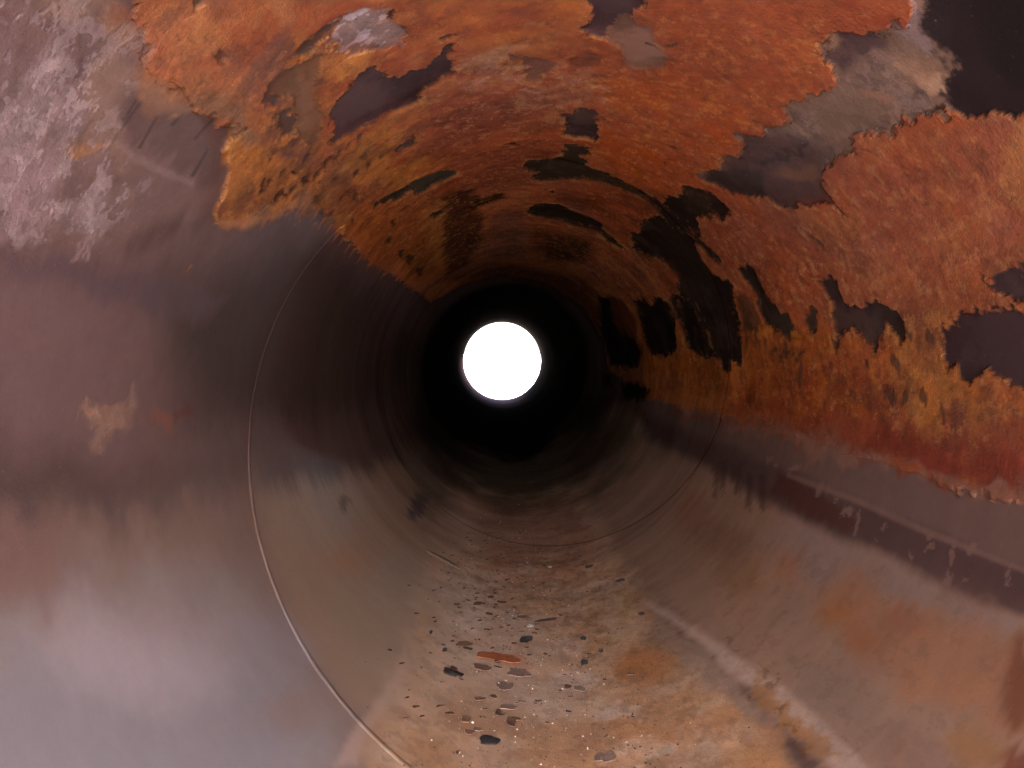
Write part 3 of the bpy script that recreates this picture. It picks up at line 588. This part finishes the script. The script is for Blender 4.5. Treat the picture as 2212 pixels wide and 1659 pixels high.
# large bare tongue on the right
BIG = [(1795, 62), (1847, 61), (1875, 66), (1899, 62), (1927, 57), (1944, 35), (1965, 55), (1982, 45), (1958, -20), (1958, -700), (3000, -700), (3000, 300), (2212, 236), (2152, 229), (2121, 258), (2069, 236), (2034, 231), (2013, 236), (1985, 250), (1954, 264), (1913, 284), (1861, 290), (1836, 305), (1848, 333), (1826, 333), (1798, 328), (1774, 337), (1767, 375), (1777, 403), (1805, 434), (1836, 462),
       (1812, 451), (1756, 455), (1729, 448), (1708, 456), (1680, 444), (1652, 423), (1618, 422), (1590, 417), (1548, 399), (1512, 380), (1534, 366), (1564, 364), (1560, 337), (1597, 326), (1600, 309), (1590, 290), (1635, 295), (1652, 285), (1656, 274), (1684, 271), (1708, 260), (1696, 236), (1725, 219), (1756, 194), (1791, 187), (1788, 170), (1791, 139), (1774, 118), (1798, 87)]
bare(BIG, (120, 98, 90), brk=2, brk_n=n_fin)
i9, d9 = sdist(BIG, W_EDGE, 4)
CRS[i9] = np.maximum(CRS[i9], 0.65 * sstep(0, 6, d9) * sstep(2080, 1990, PX[i9]))
put(i9, (sstep(0, 4, d9) * sstep(0.54, 0.62, NZ['run2'][i9]) * 0.5).astype(np.float32), lin(168, 136, 112))
put(i9, (sstep(0, 4, d9) * sstep(0.55, 0.62, NZ[100][i9]) * 0.5).astype(np.float32), lin(82, 64, 58))
idx, d = sdist(BIG, W_EDGE, 4)
put(idx, (sstep(0, 4, d) * sstep(0.5, 0.68, n_mid[idx]) * 0.55).astype(np.float32), lin(150, 118, 96))
def inbig(poly, col, soft, amt, W=None, **kw):
    """stain kept inside the bare tongue"""
    i2, d2 = sdist(poly, W or W_SOFT, soft * 1.5 + 12)
    full = np.zeros(Z.shape, np.float32); full[idx] = sstep(-1.3, 1.3, d)
    put(i2, (sstep(-soft, soft, d2 + (n_mid[i2] - .5) * 2 * kw.get('brk', 0)) * amt * full[i2]).astype(np.float32), lin(*col))
inbig([(1780, 60), (1860, 50), (1870, 90), (1850, 130), (1790, 150), (1760, 120)], (88, 66, 70), 12, 0.85)
inbig([(1500, 370), (1560, 330), (1620, 290), (1700, 290), (1760, 330), (1780, 400), (1850, 470), (1700, 460)], (86, 60, 58), 18, 0.9)
inbig([(1500, 380), (1560, 350), (1640, 360), (1640, 420), (1560, 410)], (62, 50, 44), 14, 0.8)
inbig([(1690, 350), (1740, 345), (1760, 370), (1720, 380), (1680, 370)], (130, 92, 66), 12, 0.7)
inbig([(1730, 420), (1775, 405), (1800, 440), (1760, 460)], (104, 56, 48), 8, 0.9)
inbig([(1640, 340), (1690, 318), (1725, 300), (1730, 306), (1690, 330), (1650, 350)], (62, 44, 42), 4, 0.8)
inbig([(1740, 210), (1830, 170), (1900, 230), (1860, 290), (1760, 300)], (132, 106, 88), 18, 0.7, brk=8)
inbig([(1955, 140), (2000, 148), (2040, 150), (2058, 180), (2040, 208), (2010, 205), (1985, 180)], (206, 168, 138), 9, 0.9, W=W_EDGE, brk=8)
inbig([(1900, 120), (1960, 130), (1990, 160), (1980, 190), (1930, 165)], (168, 132, 108), 12, 0.7, brk=8)
inbig([(1830, 190), (1880, 195), (1920, 220), (1900, 235), (1850, 215)], (170, 122, 98), 8, 0.6, brk=8)
inbig([(1950, 30), (1985, 0), (2000, 60), (1990, 120), (1960, 90), (1900, 70)], (150, 130, 132), 9, 0.7, brk=6)
inbig([(1980, 256), (2000, 240), (2010, 236), (2006, 250), (1992, 258)], (72, 60, 54), 3, 0.8)
inbig([(1992, -700), (3000, -700), (3000, 300), (2152, 260), (2121, 270), (2064, 236), (2048, 205), (2062, 150), (2036, 110), (2006, 70), (1998, 20)], (52, 40, 42), 10, 1.0, W=W_EDGE)
inbig([(2100, -100), (3000, -100), (3000, 300), (2212, 220), (2180, 100)], (38, 33, 32), 40, 0.9)

# dark runs down the right flank
RUN = [(1366, 505), (1400, 474), (1444, 436), (1482, 399), (1527, 410), (1559, 430), (1578, 448), (1562, 467), (1520, 465), (1510, 486), (1527, 514), (1490, 500), (1500, 525), (1515, 555), (1531, 577), (1548, 598), (1576, 604), (1593, 622), (1583, 646), (1600, 698), (1604, 782), (1580, 778), (1581, 806), (1572, 809), (1562, 785), (1555, 764), (1531, 778), (1510, 771), (1482, 750), (1480, 722), (1466, 690), (1446, 664), (1440, 640), (1464, 629), (1466, 594), (1436, 562), (1398, 552), (1370, 540)]
bare(RUN, (50, 40, 36), soft=2)
bare([(1405, 424), (1425, 428), (1448, 452), (1500, 500), (1560, 560), (1552, 570), (1490, 512), (1430, 470)], (52, 42, 38), soft=2)
bare([(1466, 650), (1490, 640), (1520, 700), (1540, 760), (1520, 775), (1488, 752), (1474, 700)], (46, 38, 34), soft=3)
bare([(1480, 404), (1524, 414), (1556, 436), (1540, 456), (1500, 440)], (72, 54, 46), soft=10, amt=0.7, W=W_SOFT)
bare([(1404, 660), (1420, 640), (1444, 650), (1462, 690), (1462, 760), (1440, 772), (1410, 766), (1390, 730), (1385, 700), (1370, 650), (1390, 640)], (38, 31, 28), soft=3)
bare([(1290, 640), (1330, 640), (1350, 690), (1390, 760), (1380, 800), (1320, 790), (1300, 730)], (32, 27, 25), soft=6)
tint([(1318, 640), (1345, 640), (1376, 690), (1380, 740), (1350, 720), (1322, 690)], lin(104, 56, 36), 0.85, 4, 3)
bare([(1340, 830), (1380, 826), (1405, 845), (1390, 866), (1350, 860)], (34, 28, 26), soft=5)
bare([(1300, 800), (1320, 810), (1325, 835), (1305, 840)], (34, 28, 26), soft=5)
bare([(1604, 591), (1614, 573), (1631, 587), (1645, 618), (1666, 653), (1687, 674), (1701, 667), (1711, 691), (1725, 716), (1711, 731), (1687, 726), (1659, 705), (1642, 674), (1628, 629), (1611, 604)], (56, 45, 40), soft=2)
bare([(1592, 640), (1620, 640), (1640, 690), (1650, 720), (1604, 725)], (84, 58, 44), soft=5, amt=0.8, brk=8)
bare([(1739, 681), (1753, 657), (1770, 681), (1767, 716), (1750, 709)], (60, 48, 42), soft=2)
bare([(1763, 598), (1784, 611), (1802, 594), (1812, 622), (1829, 650), (1843, 664), (1878, 646), (1913, 650), (1930, 670), (1951, 698), (1953, 723), (1944, 735), (1930, 723), (1909, 698), (1895, 723), (1888, 750), (1861, 723), (1833, 716), (1805, 723), (1798, 681), (1795, 643), (1774, 611)], (66, 50, 48), soft=2)
bare([(1800, 715), (1816, 720), (1812, 745), (1803, 750)], (80, 54, 44), soft=3)
bare([(2041, 691), (2086, 683), (2114, 688), (2173, 674), (2300, 674), (2300, 850), (2201, 824), (2166, 813), (2131, 809), (2104, 830), (2090, 813), (2069, 782), (2048, 792), (2038, 736)], (76, 58, 62), soft=3, brk=4)
bare([(2124, 604), (2152, 611), (2170, 591), (2190, 580), (2300, 591), (2300, 665), (2156, 650), (2149, 632)], (74, 58, 60), soft=2)
bare([(1753, 507), (1770, 514), (1788, 536), (1774, 531)], (92, 66, 56), soft=2)
bare([(1812, 622), (1822, 640), (1820, 655), (1808, 640)], (70, 50, 44), soft=2, amt=.0)
for (x, y, rx, ry) in ((1690, 770, 22, 6), (1728, 768, 18, 5), (1640, 740, 5, 22), (1655, 745, 3, 20), (1700, 760, 4, 24), (1730, 800, 8, 22), (1616, 745, 5, 16), (1970, 720, 7, 14), (2015, 720, 9, 22), (2000, 860, 10, 16), (1940, 780, 10, 16), (1932, 860, 12, 18), (1880, 790, 5, 9), (1960, 850, 8, 16), (2040, 870, 6, 16)):
    blob(x, y, rx, ry, lin(78, 58, 52), 0.75, soft=4, W=W_RUN, coarse=0.2)
for (x, y, rx, ry) in ((1660, 722, 14, 10), (1720, 720, 12, 12), (1640, 716, 6, 14)):
    blob(x, y, rx, ry, lin(204, 130, 52), 0.8, soft=3, brk=6, brk_n=n_run)
blob(1968, 1005, 34, 16, lin(162, 90, 56), 0.85, ang=.2, soft=4, brk=5); blob(2030, 1034, 20, 14, lin(150, 88, 64), 0.8, soft=4, brk=4)
blob(1800, 940, 22, 18, lin(150, 94, 70), 0.5, soft=6, brk=4)
# lone rust blooms on the dark left side
paint([(172, 912), (190, 888), (228, 892), (250, 878), (266, 868), (282, 895), (276, 935), (240, 943), (222, 975), (204, 972), (206, 940), (184, 936)], lin(158, 120, 102), soft=14, amt=0.75, coarse=0.9, W=W_SOFT, brk=10, brk_n=n_fin)
blob(196, 902, 16, 12, lin(196, 152, 128), 0.6, soft=9); blob(240, 920, 26, 18, lin(166, 130, 114), 0.6, soft=10)
paint([(325, 885), (345, 870), (372, 872), (380, 890), (370, 905), (362, 920), (352, 892), (330, 898)], lin(146, 96, 78), soft=10, amt=0.7, W=W_SOFT)
blob(392, 895, 20, 16, lin(110, 66, 60), 0.6, soft=6); blob(305, 893, 9, 8, lin(140, 104, 84), 0.6, soft=4)
for (x, y, l, w_) in ((560, 420, 34, 4), (585, 436, 40, 5), (612, 430, 44, 5), (640, 412, 50, 6), (668, 392, 46, 5), (600, 380, 26, 4), (650, 350, 34, 4), (690, 360, 30, 4), (710, 400, 40, 5), (725, 440, 34, 5), (540, 440, 22, 3), (575, 350, 20, 4), (672, 440, 26, 6), (705, 470, 22, 5),
                     (760, 380, 26, 4), (790, 360, 22, 4), (770, 300, 24, 5), (820, 340, 20, 3), (745, 320, 26, 4)):
    ux, uy = 0.56, -0.83
    paint([(x, y + 2), (x + ux * l * .5 - w_ * .8, y + uy * l * .5 - w_ * .5), (x + ux * l, y + uy * l), (x + ux * l * .5 + w_ * .8, y + uy * l * .5 + w_ * .5)], lin(82, 60, 54), soft=2.5, amt=0.85, W=W_MILD, coarse=0.2, h=0.0004, brk=4, brk_n=n_fin)
# torn slivers below the left edge of the sheet
for (x, y, l) in ((520, 478, 20), (540, 462, 24), (580, 470, 34), (596, 462, 30), (655, 440, 30), (700, 474, 26), (715, 488, 22), (728, 508, 20), (780, 556, 18), (800, 572, 16), (830, 592, 14), (470, 470, 24), (486, 462, 16), (668, 420, 40), (690, 450, 30), (735, 500, 22), (742, 515, 18), (755, 530, 22), (765, 540, 20), (412, 575, 16), (640, 440, 30), (606, 446, 24), (622, 440, 20)):
    ux, uy = 0.52, -0.85
    paint([(x - ux * l - 1.5, y - uy * l), (x + ux * l * .2 - 3, y + uy * l * .2), (x + ux * l * .2 + 3, y + uy * l * .2)], lin(176, 108, 60), soft=1.8, amt=0.85, W=W_NONE)

# black coat from the third weld turn, also painting the dark of the depth
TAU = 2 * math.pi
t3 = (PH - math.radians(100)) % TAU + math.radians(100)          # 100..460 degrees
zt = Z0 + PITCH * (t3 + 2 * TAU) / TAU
sl_ = sstep(math.radians(110), math.radians(175), t3) * sstep(math.radians(450), math.radians(385), t3)   # broad soft edge on the floor
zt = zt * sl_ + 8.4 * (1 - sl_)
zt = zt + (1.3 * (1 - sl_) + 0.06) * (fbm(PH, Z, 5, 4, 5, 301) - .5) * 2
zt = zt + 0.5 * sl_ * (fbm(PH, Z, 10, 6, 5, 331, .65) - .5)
coat_shade = sstep(-1.8 + 0.9 * sl_, 1.2 - 0.75 * sl_, Z - zt)
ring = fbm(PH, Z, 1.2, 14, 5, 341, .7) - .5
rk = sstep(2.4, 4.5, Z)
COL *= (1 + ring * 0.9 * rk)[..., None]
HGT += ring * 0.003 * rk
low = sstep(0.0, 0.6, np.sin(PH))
depth_shade = sstep(4.8, 8.0, Z + (fbm(PH, Z, 8, 5, 5, 321) - .5) * 4) * (0.3 + 0.5 * low)   # shade of the depth painted nearer, stronger low down
coat_shade = np.maximum(coat_shade, depth_shade)
coat_shade = coat_shade * (1 - sstep(16.5, 19.8, Z) * sstep(-0.25, 0.3, np.sin(PH)) * sstep(0.75, 0.1, np.cos(PH)) * .9)   # lifted at the far mouth: glow from the exit painted in
coat_shade = coat_shade[..., None]
COL[:] = COL * (1 - coat_shade) + np.asarray(lin(34, 29, 26), np.float32) * (0.7 + 0.6 * n_run[..., None]) * coat_shade
ROU[:] = ROU * (1 - coat_shade[..., 0]) + 0.95 * coat_shade[..., 0]
SPC = 0.16 + 0.3 * np.clip(CRS, 0, 1)
SPC = SPC * (1 - coat_shade[..., 0]) + 0.02 * coat_shade[..., 0]
GL = sstep(0.1, 0.5, np.sin(PH)) * sstep(0.2, -0.3, np.cos(PH))      # worn smooth low on the left
SPC[:] += 0.35 * GL
SPC[:] *= 1 - sstep(1.2 + 0.9 * GL, 3.0 + 1.5 * GL, Z)
LS = sstep(0.2, -0.05, np.sin(PH)) * sstep(-0.72, -0.55, np.sin(PH)) * sstep(0.1, -0.3, np.cos(PH)) * (1 - np.clip(CRS * 1.5, 0, 1))
SPC[:] *= 1 - LS
ROU[:] = ROU * (1 - GL) + 0.40 * GL
CRS[:] *= 1 - 0.75 * GL
ROU[:] = np.maximum(ROU, 0.85 * sstep(1.5, 5.0, Z))

nx = fbm(PH, Z, 45, 45, 5, 161, .75)
up = (sstep(0.56, 0.70, nx) * np.clip(CRS, 0, 1) * 0.3)[..., None]; dn = (sstep(0.44, 0.30, nx) * np.clip(CRS, 0, 1) * 0.35)[..., None]
COL[:] = COL * (1 + up * np.array([.35, .55, .5], np.float32)) * (1 - dn * np.array([.5, .6, .55], np.float32))
fine = fbm(PH, Z, 150, 150, 3, 181, .7)
COL *= (1 + (fine - .5) * 0.3 * np.clip(CRS + .15, 0, 1))[..., None]
# gentle hue and value drift, long scratches round the pipe
kc = 0.35 + 0.65 * np.clip(CRS, 0, 1)
COL *= (1 + (n_mid - .5) * 0.30 * kc)[..., None]
COL *= (1 + (n_run - .5) * 0.22 * kc)[..., None]
np.clip(COL, 0.004, 0.75, out=COL)

# ------------------------------------------------------------------ pipe
def build_pipe():
    root = bpy.data.objects.new('steel_pipe', None); C.objects.link(root)
    root.location = (0, 0, 0)
    setp(root, 'large rusty steel pipe seen from inside, orange scale peeling off its crown', 'pipe')
    mat = wall_material('rusted_steel')
    h = HGT + 0.0003 * (n_mid - .5)
    P = pos(PH, Z, h).reshape(-1, 3)
    F = grid_faces(N, Mt, True)
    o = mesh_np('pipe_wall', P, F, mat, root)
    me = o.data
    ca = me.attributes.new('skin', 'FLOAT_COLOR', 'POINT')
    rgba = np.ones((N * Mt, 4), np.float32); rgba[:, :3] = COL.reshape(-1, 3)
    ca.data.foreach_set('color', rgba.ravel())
    ax = me.attributes.new('aux', 'FLOAT_COLOR', 'POINT')
    rgba = np.zeros((N * Mt, 4), np.float32); rgba[:, 0] = ROU.ravel(); rgba[:, 1] = CRS.ravel(); rgba[:, 2] = SPC.ravel(); rgba[:, 3] = 1
    ax.data.foreach_set('color', rgba.ravel())
    # outer shell with its two cut ends
    om = flake_material('outer_rust', lin(110, 66, 46), 0.8)
    n2 = 160; p2 = np.linspace(0, 2 * np.pi, n2, endpoint=False)
    prof = [(R - 0.0001, Y_NEAR), (R + WALL, Y_NEAR), (R + WALL, Y_NEAR + 2), (R + WALL, Y_FAR - 2), (R + WALL, Y_FAR), (R - 0.0001, Y_FAR)]
    V = np.concatenate([np.stack([r_ * np.cos(p2), 0 * p2 + y_, AXZ - r_ * np.sin(p2)], -1) for r_, y_ in prof])
    mesh_np('outer_shell', V, grid_faces(n2, len(prof), True), om, root, smooth=False)
    # helical weld bead
    zs0, zs1 = Y_NEAR / R + 0.05, 20.3
    phA = (zs0 - Z0) / PITCH * 2 * math.pi; phB = (zs1 - Z0) / PITCH * 2 * math.pi
    T = np.linspace(phA, phB, 6000)
    zc = Z0 + PITCH * T / (2 * math.pi)
    K = 9; q = np.linspace(-1, 1, K)
    wv = vnoise(T, zc, 40, 40, 401)
    half = 0.0044 * (0.85 + 0.3 * wv)
    ripple = 0.85 + 0.3 * vnoise(T, zc, 160, 160, 402)
    TT = T[:, None] + 0 * q[None]; ZZ = zc[:, None] + q[None] * half[:, None] / R
    HH = np.sqrt(np.clip(1 - q ** 2, 0, 1))[None] * ((0.0014 - 0.0007 * sstep(3.1, 3.5, zc)) * ripple)[:, None] - 0.0003
    ii = np.clip(np.round((TT % (2 * math.pi)) / (2 * math.pi) * N).astype(int) % N, 0, N - 1)
    jj = np.clip(np.searchsorted(zrow, ZZ), 0, Mt - 1)
    HH = HH + HGT[jj, ii] * 0.85
    b = mesh_np('weld_seam', pos(TT, ZZ, HH).reshape(-1, 3), grid_faces(K, len(T), False), mat, root)
    sk = COL[jj, ii].reshape(-1, 3) * (0.52 - 0.0 * sstep(2.6, 4.5, ZZ.reshape(-1, 1)) + 0.35 * sstep(1.9, 2.4, ZZ.reshape(-1, 1)) * sstep(3.5, 3.2, ZZ.reshape(-1, 1)))
    ca = b.data.attributes.new('skin', 'FLOAT_COLOR', 'POINT')
    rgba = np.ones((len(sk), 4), np.float32); rgba[:, :3] = np.clip(sk, 0, .75)
    ca.data.foreach_set('color', rgba.ravel())
    ax = b.data.attributes.new('aux', 'FLOAT_COLOR', 'POINT')
    rgba[:, 0] = np.clip(ROU[jj, ii].ravel() + .2, .3, 1); rgba[:, 1] = CRS[jj, ii].ravel(); rgba[:, 2] = SPC[jj, ii].ravel() * 0.4
    ax.data.foreach_set('color', rgba.ravel())
    return root
build_pipe()

# ------------------------------------------------------------------ loose scale lying on the floor of the pipe
FM = {'black': flake_material('black_scale', lin(54, 46, 46), 0.5), 'brown': flake_material('brown_scale', lin(134, 98, 80), 0.7),
      'grey': flake_material('grey_scale', lin(142, 116, 104), 0.6), 'orange': flake_material('orange_scale', lin(170, 98, 60), 0.8, 0.55),
      'white': flake_material('white_chip', lin(232, 224, 214), 0.6, 0.1), 'dark': flake_material('dark_brown_scale', lin(98, 72, 60), 0.65)}

def flake(name, x, y, rx, ry, ang, mat, thick=0.0016, jag=0.34, curl=0.0005):
    """a flake of scale whose outline is laid on the floor round the point under photo pixel x, y"""
    n = 30
    t = np.linspace(0, 2 * np.pi, n, endpoint=False)
    r_ = np.ones(n)
    for f_ in (2, 3, 5, 7, 11): r_ += jag * random.uniform(.3, 1) / f_ ** .7 * np.cos(f_ * t + random.uniform(0, 6.3))
    ex = np.sign(np.cos(t)) * np.abs(np.cos(t)) ** 0.8 * rx * r_; ey = np.sign(np.sin(t)) * np.abs(np.sin(t)) ** 0.8 * ry * r_
    ca, sa = math.cos(ang), math.sin(ang)
    X = x + ex * ca - ey * sa; Y = y + ex * sa + ey * ca
    phi, z = surf(X, Y); p0, z0 = surf(x, y)
    lo, hi = [], []
    V = []
    tilt = random.uniform(-1, 1)
    for kk, (sc_, hb) in enumerate(((1.0, 0.0002), (1.0, thick * .75), (0.86, thick), (0.45, thick * 1.05))):
        pp = p0 + (phi - p0) * sc_; zz = z0 + (z - z0) * sc_
        lift = curl * sc_ ** 2 * (0.6 + 0.4 * np.cos(2 * t + tilt * 3)) if kk else 0
        V.append(pos(pp, zz, hb + lift + 0 * pp))
    V.append(pos(np.array([p0]), np.array([z0]), np.array([thick * 1.02])))
    org = pos(np.array(p0), np.array(z0), np.array(0.0))
    V = np.concatenate(V) - org
    F = []
    for kk in range(3):
        for i in range(n):
            j = (i + 1) % n
            F.append((kk * n + i, kk * n + j, (kk + 1) * n + j, (kk + 1) * n + i))
    for i in range(n): F.append((3 * n + i, 3 * n + (i + 1) % n, 4 * n))
    F.append(tuple(range(n - 1, -1, -1)))
    me = bpy.data.meshes.new(name); me.from_pydata(V.tolist(), [], F); me.materials.append(mat); me.update()
    o = bpy.data.objects.new(name, me); C.objects.link(o); o.location = org.tolist()
    return o

G = 'flakes of scale lying on the pipe floor'
FL = [  # x, y, rx, ry, angle, kind, label
    (1056, 1601, 20, 9, .2, 'black', 'black flake of scale nearest the lens, thick and notched at one end'),
    (977, 1455, 23, 5.5, .3, 'black', 'long black bar shaped flake on the left of the pipe floor'),
    (1136, 1382, 14, 6, 0, 'black', 'black flake in the middle of the floor, beyond the orange flake'),
    (1260, 1380, 6, 3.2, 0, 'black', 'small black flake alone on the ochre stain right of the floor centre'),
    (1262, 1432, 8, 4, -.2, 'black', 'small black flake right of the orange flake'),
    (1002, 1391, 15, 6, .0, 'brown', 'grey brown flake with a dark right corner, left of the black flakes'),
    (1078, 1420, 40, 9, .14, 'orange', 'bright orange rust flake lying across the pipe floor'),
    (1040, 1442, 16, 7, .2, 'brown', 'brown flake tucked under the near edge of the orange flake'),
    (1120, 1454, 26, 8, .12, 'grey', 'broad grey brown flake in front of the orange flake'),
    (1090, 1482, 18, 9, .2, 'grey', 'ragged grey flake between the two black flakes'),
    (1252, 1488, 13, 5, 0, 'grey', 'grey oblong flake on the pale patch right of the floor'),
    (1226, 1484, 7, 5, .1, 'dark', 'dark crumb touching the left of the grey oblong flake'),
    (1098, 1528, 20, 5, .1, 'grey', 'thin grey flake, upper of the cluster near the black flake'),
    (1006, 1554, 12, 6, .2, 'brown', 'grey brown flake left of the nearest black flake'),
    (1108, 1554, 14, 5, .05, 'brown', 'reddish flake, upper of a close pair right of the cluster'),
    (1104, 1563, 12, 5, .1, 'dark', 'dark flake, lower of a close pair right of the cluster'),
    (1076, 1540, 7, 6, .4, 'dark', 'small dark crumb under the thin grey flake'),
    (1014, 1582, 9, 6, 0, 'brown', 'round reddish crumb above the nearest black flake'),
    (1032, 1576, 9, 4, 0, 'grey', 'small grey chip beside the round reddish crumb'),
    (1308, 1636, 20, 12, -.1, 'grey', 'thick grey lump of scale at the lower right of the floor'),
    (1066, 1505, 7, 4, .1, 'dark', 'small dark crumb just below the ragged grey flake'),
    (1146, 1352, 8, 2.6, 0, 'white', 'white chip in the middle of the floor, nearer of the two'),
    (1188, 1225, 4, 2, 0, 'white', 'tiny white chip farther down the pipe floor'),
    (1272, 1224, 9, 3, -.2, 'dark', 'small dark flake far down on the right of the floor'),
    (1340, 1254, 10, 3, -.3, 'dark', 'narrow dark flake on the right wall foot, beyond the pale stripe'),
    (1386, 1326, 7, 3, -.1, 'dark', 'dark flake at the far tip of the pale stripe'),
    (1034, 1304, 12, 3, .05, 'dark', 'flat dark flake left of the floor centre, far from the lens'),
    (1084, 1301, 10, 2.2, 0, 'dark', 'thin dark flake right of the flat dark flake'),
    (1060, 1290, 7, 2.2, 0, 'dark', 'slim brown chip beyond the flat dark flake'),
    (980, 1444, 8, 3, .3, 'dark', 'thin dark chip lying against the long black bar shaped flake'),
    (960, 1405, 5, 3, 0, 'black', 'small black crumb on the left edge of the floor'),
    (930, 1367, 3, 2.4, 0, 'black', 'black speck high on the left of the floor'),
    (1010, 1401, 10, 2.6, .2, 'dark', 'thin dark chip below the grey brown flake'),
    (1036, 1510, 12, 4, .05, 'brown', 'faint brown flake left of the cluster of grey flakes'),
    (1362, 1456, 8, 3, 0, 'brown', 'brown chip on the orange stain at the right of the floor'),
    (1298, 1407, 6, 3, -.3, 'dark', 'dark chip under the far ochre stain at right'),
    (988, 1626, 5, 3, 0, 'dark', 'small dark chip near the bottom edge of the floor'),
    (1128, 1333, 12, 3, .05, 'brown', 'brown flake just beyond the nearer white chip'),
    (1180, 1340, 22, 3, -.15, 'dark', 'long low streak of dark crumbs beyond the ochre stain'),
    (1056, 1326, 7, 2.4, .2, 'dark', 'dark chip far left of the nearer white chip'),
]
for x, y, rx, ry, ag, kd, lb in FL:
    o = flake('rust_flake' if kd not in ('white',) else 'white_chip', x, y, rx, ry, ag, FM[kd],
              thick=0.0018 if kd == 'black' else 0.0007)
    setp(o, lb, 'flake' if kd != 'white' else 'chip', G)
sv = flake('metal_sliver', 956, 1210, 40, 2.2, .48, FM['dark'], thick=0.003, jag=.1)
setp(sv, 'long thin dark sliver lying on the left slope of the floor', 'sliver')

# small chips nobody could tell apart
protos = []
for i in range(170):
    yy = 1150 + 420 * random.random() ** 1.5
    xx = 1060 + (yy - 1130) * 0.10 + random.gauss(0, 1) * (60 + (yy - 1130) * 0.20)
    rr = random.uniform(1.6, 4.6) * (0.55 + (yy - 1100) / 700)
    o = flake('rust_chip', xx, yy, rr * random.uniform(1, 1.9), rr * random.uniform(.3, .5), random.uniform(-.3, .3), FM[random.choice(('dark', 'dark', 'brown', 'black'))], thick=0.0007, curl=.0002)
    setp(o, 'tiny dark rust chip among many scattered along the pipe floor', 'rust chip', 'tiny chips along the pipe floor')

# grit: grains without number
def grit(name, n, mat, size, seed, xr):
    r_ = np.random.default_rng(seed)
    y = 1080 + 580 * r_.random(n) ** 0.9
    x = 1100 + (y - 1080) * 0.17 + r_.normal(0, 1, n) * (45 + (y - 1080) * xr)
    phi, z = surf(x, y)
    sz = size * (0.4 + r_.random(n) ** 3 * 1.6) * (0.7 + z * 0.12)
    base = np.array([(1, 0, 0), (0, 1, 0), (-1, 0, 0), (0, -1, 0), (0, 0, 1), (0, 0, -.4)], float)
    fc = np.array([(0, 1, 4), (1, 2, 4), (2, 3, 4), (3, 0, 4), (1, 0, 5), (2, 1, 5), (3, 2, 5), (0, 3, 5)])
    ctr = pos(phi, z, 0.0006 + 0 * phi)
    up = np.stack([-np.cos(phi), 0 * phi, np.sin(phi)], -1)
    t1 = np.tile(np.array([0, 1.0, 0]), (n, 1)); t2 = np.cross(up, t1)
    jit = 0.6 + 0.8 * r_.random((n, 6, 3))
    L_ = base[None] * jit * sz[:, None, None]
    V = ctr[:, None] + L_[..., :1] * t1[:, None] + L_[..., 1:2] * t2[:, None] + L_[..., 2:] * up[:, None]
    F = (fc[None] + (np.arange(n) * 6)[:, None, None]).reshape(-1, 3)
    o = mesh_np(name, V.reshape(-1, 3), F, mat, smooth=False); o['kind'] = 'stuff'
    setp(o, 'fine %s strewn down the middle of the pipe floor' % ('dark rust grit' if 'dark' in name else 'pale sand coloured bright for glints'), 'grit')
grit('dark_grit', 2200, FM['dark'], 0.0007, 5, 0.20)
grit('glint_sand', 400, flake_material('glint_pale', lin(245, 235, 225), 0.2, 0.1, 0.9), 0.0006, 6, 0.17)  # pale grains stand in for glints, brightness in their colour
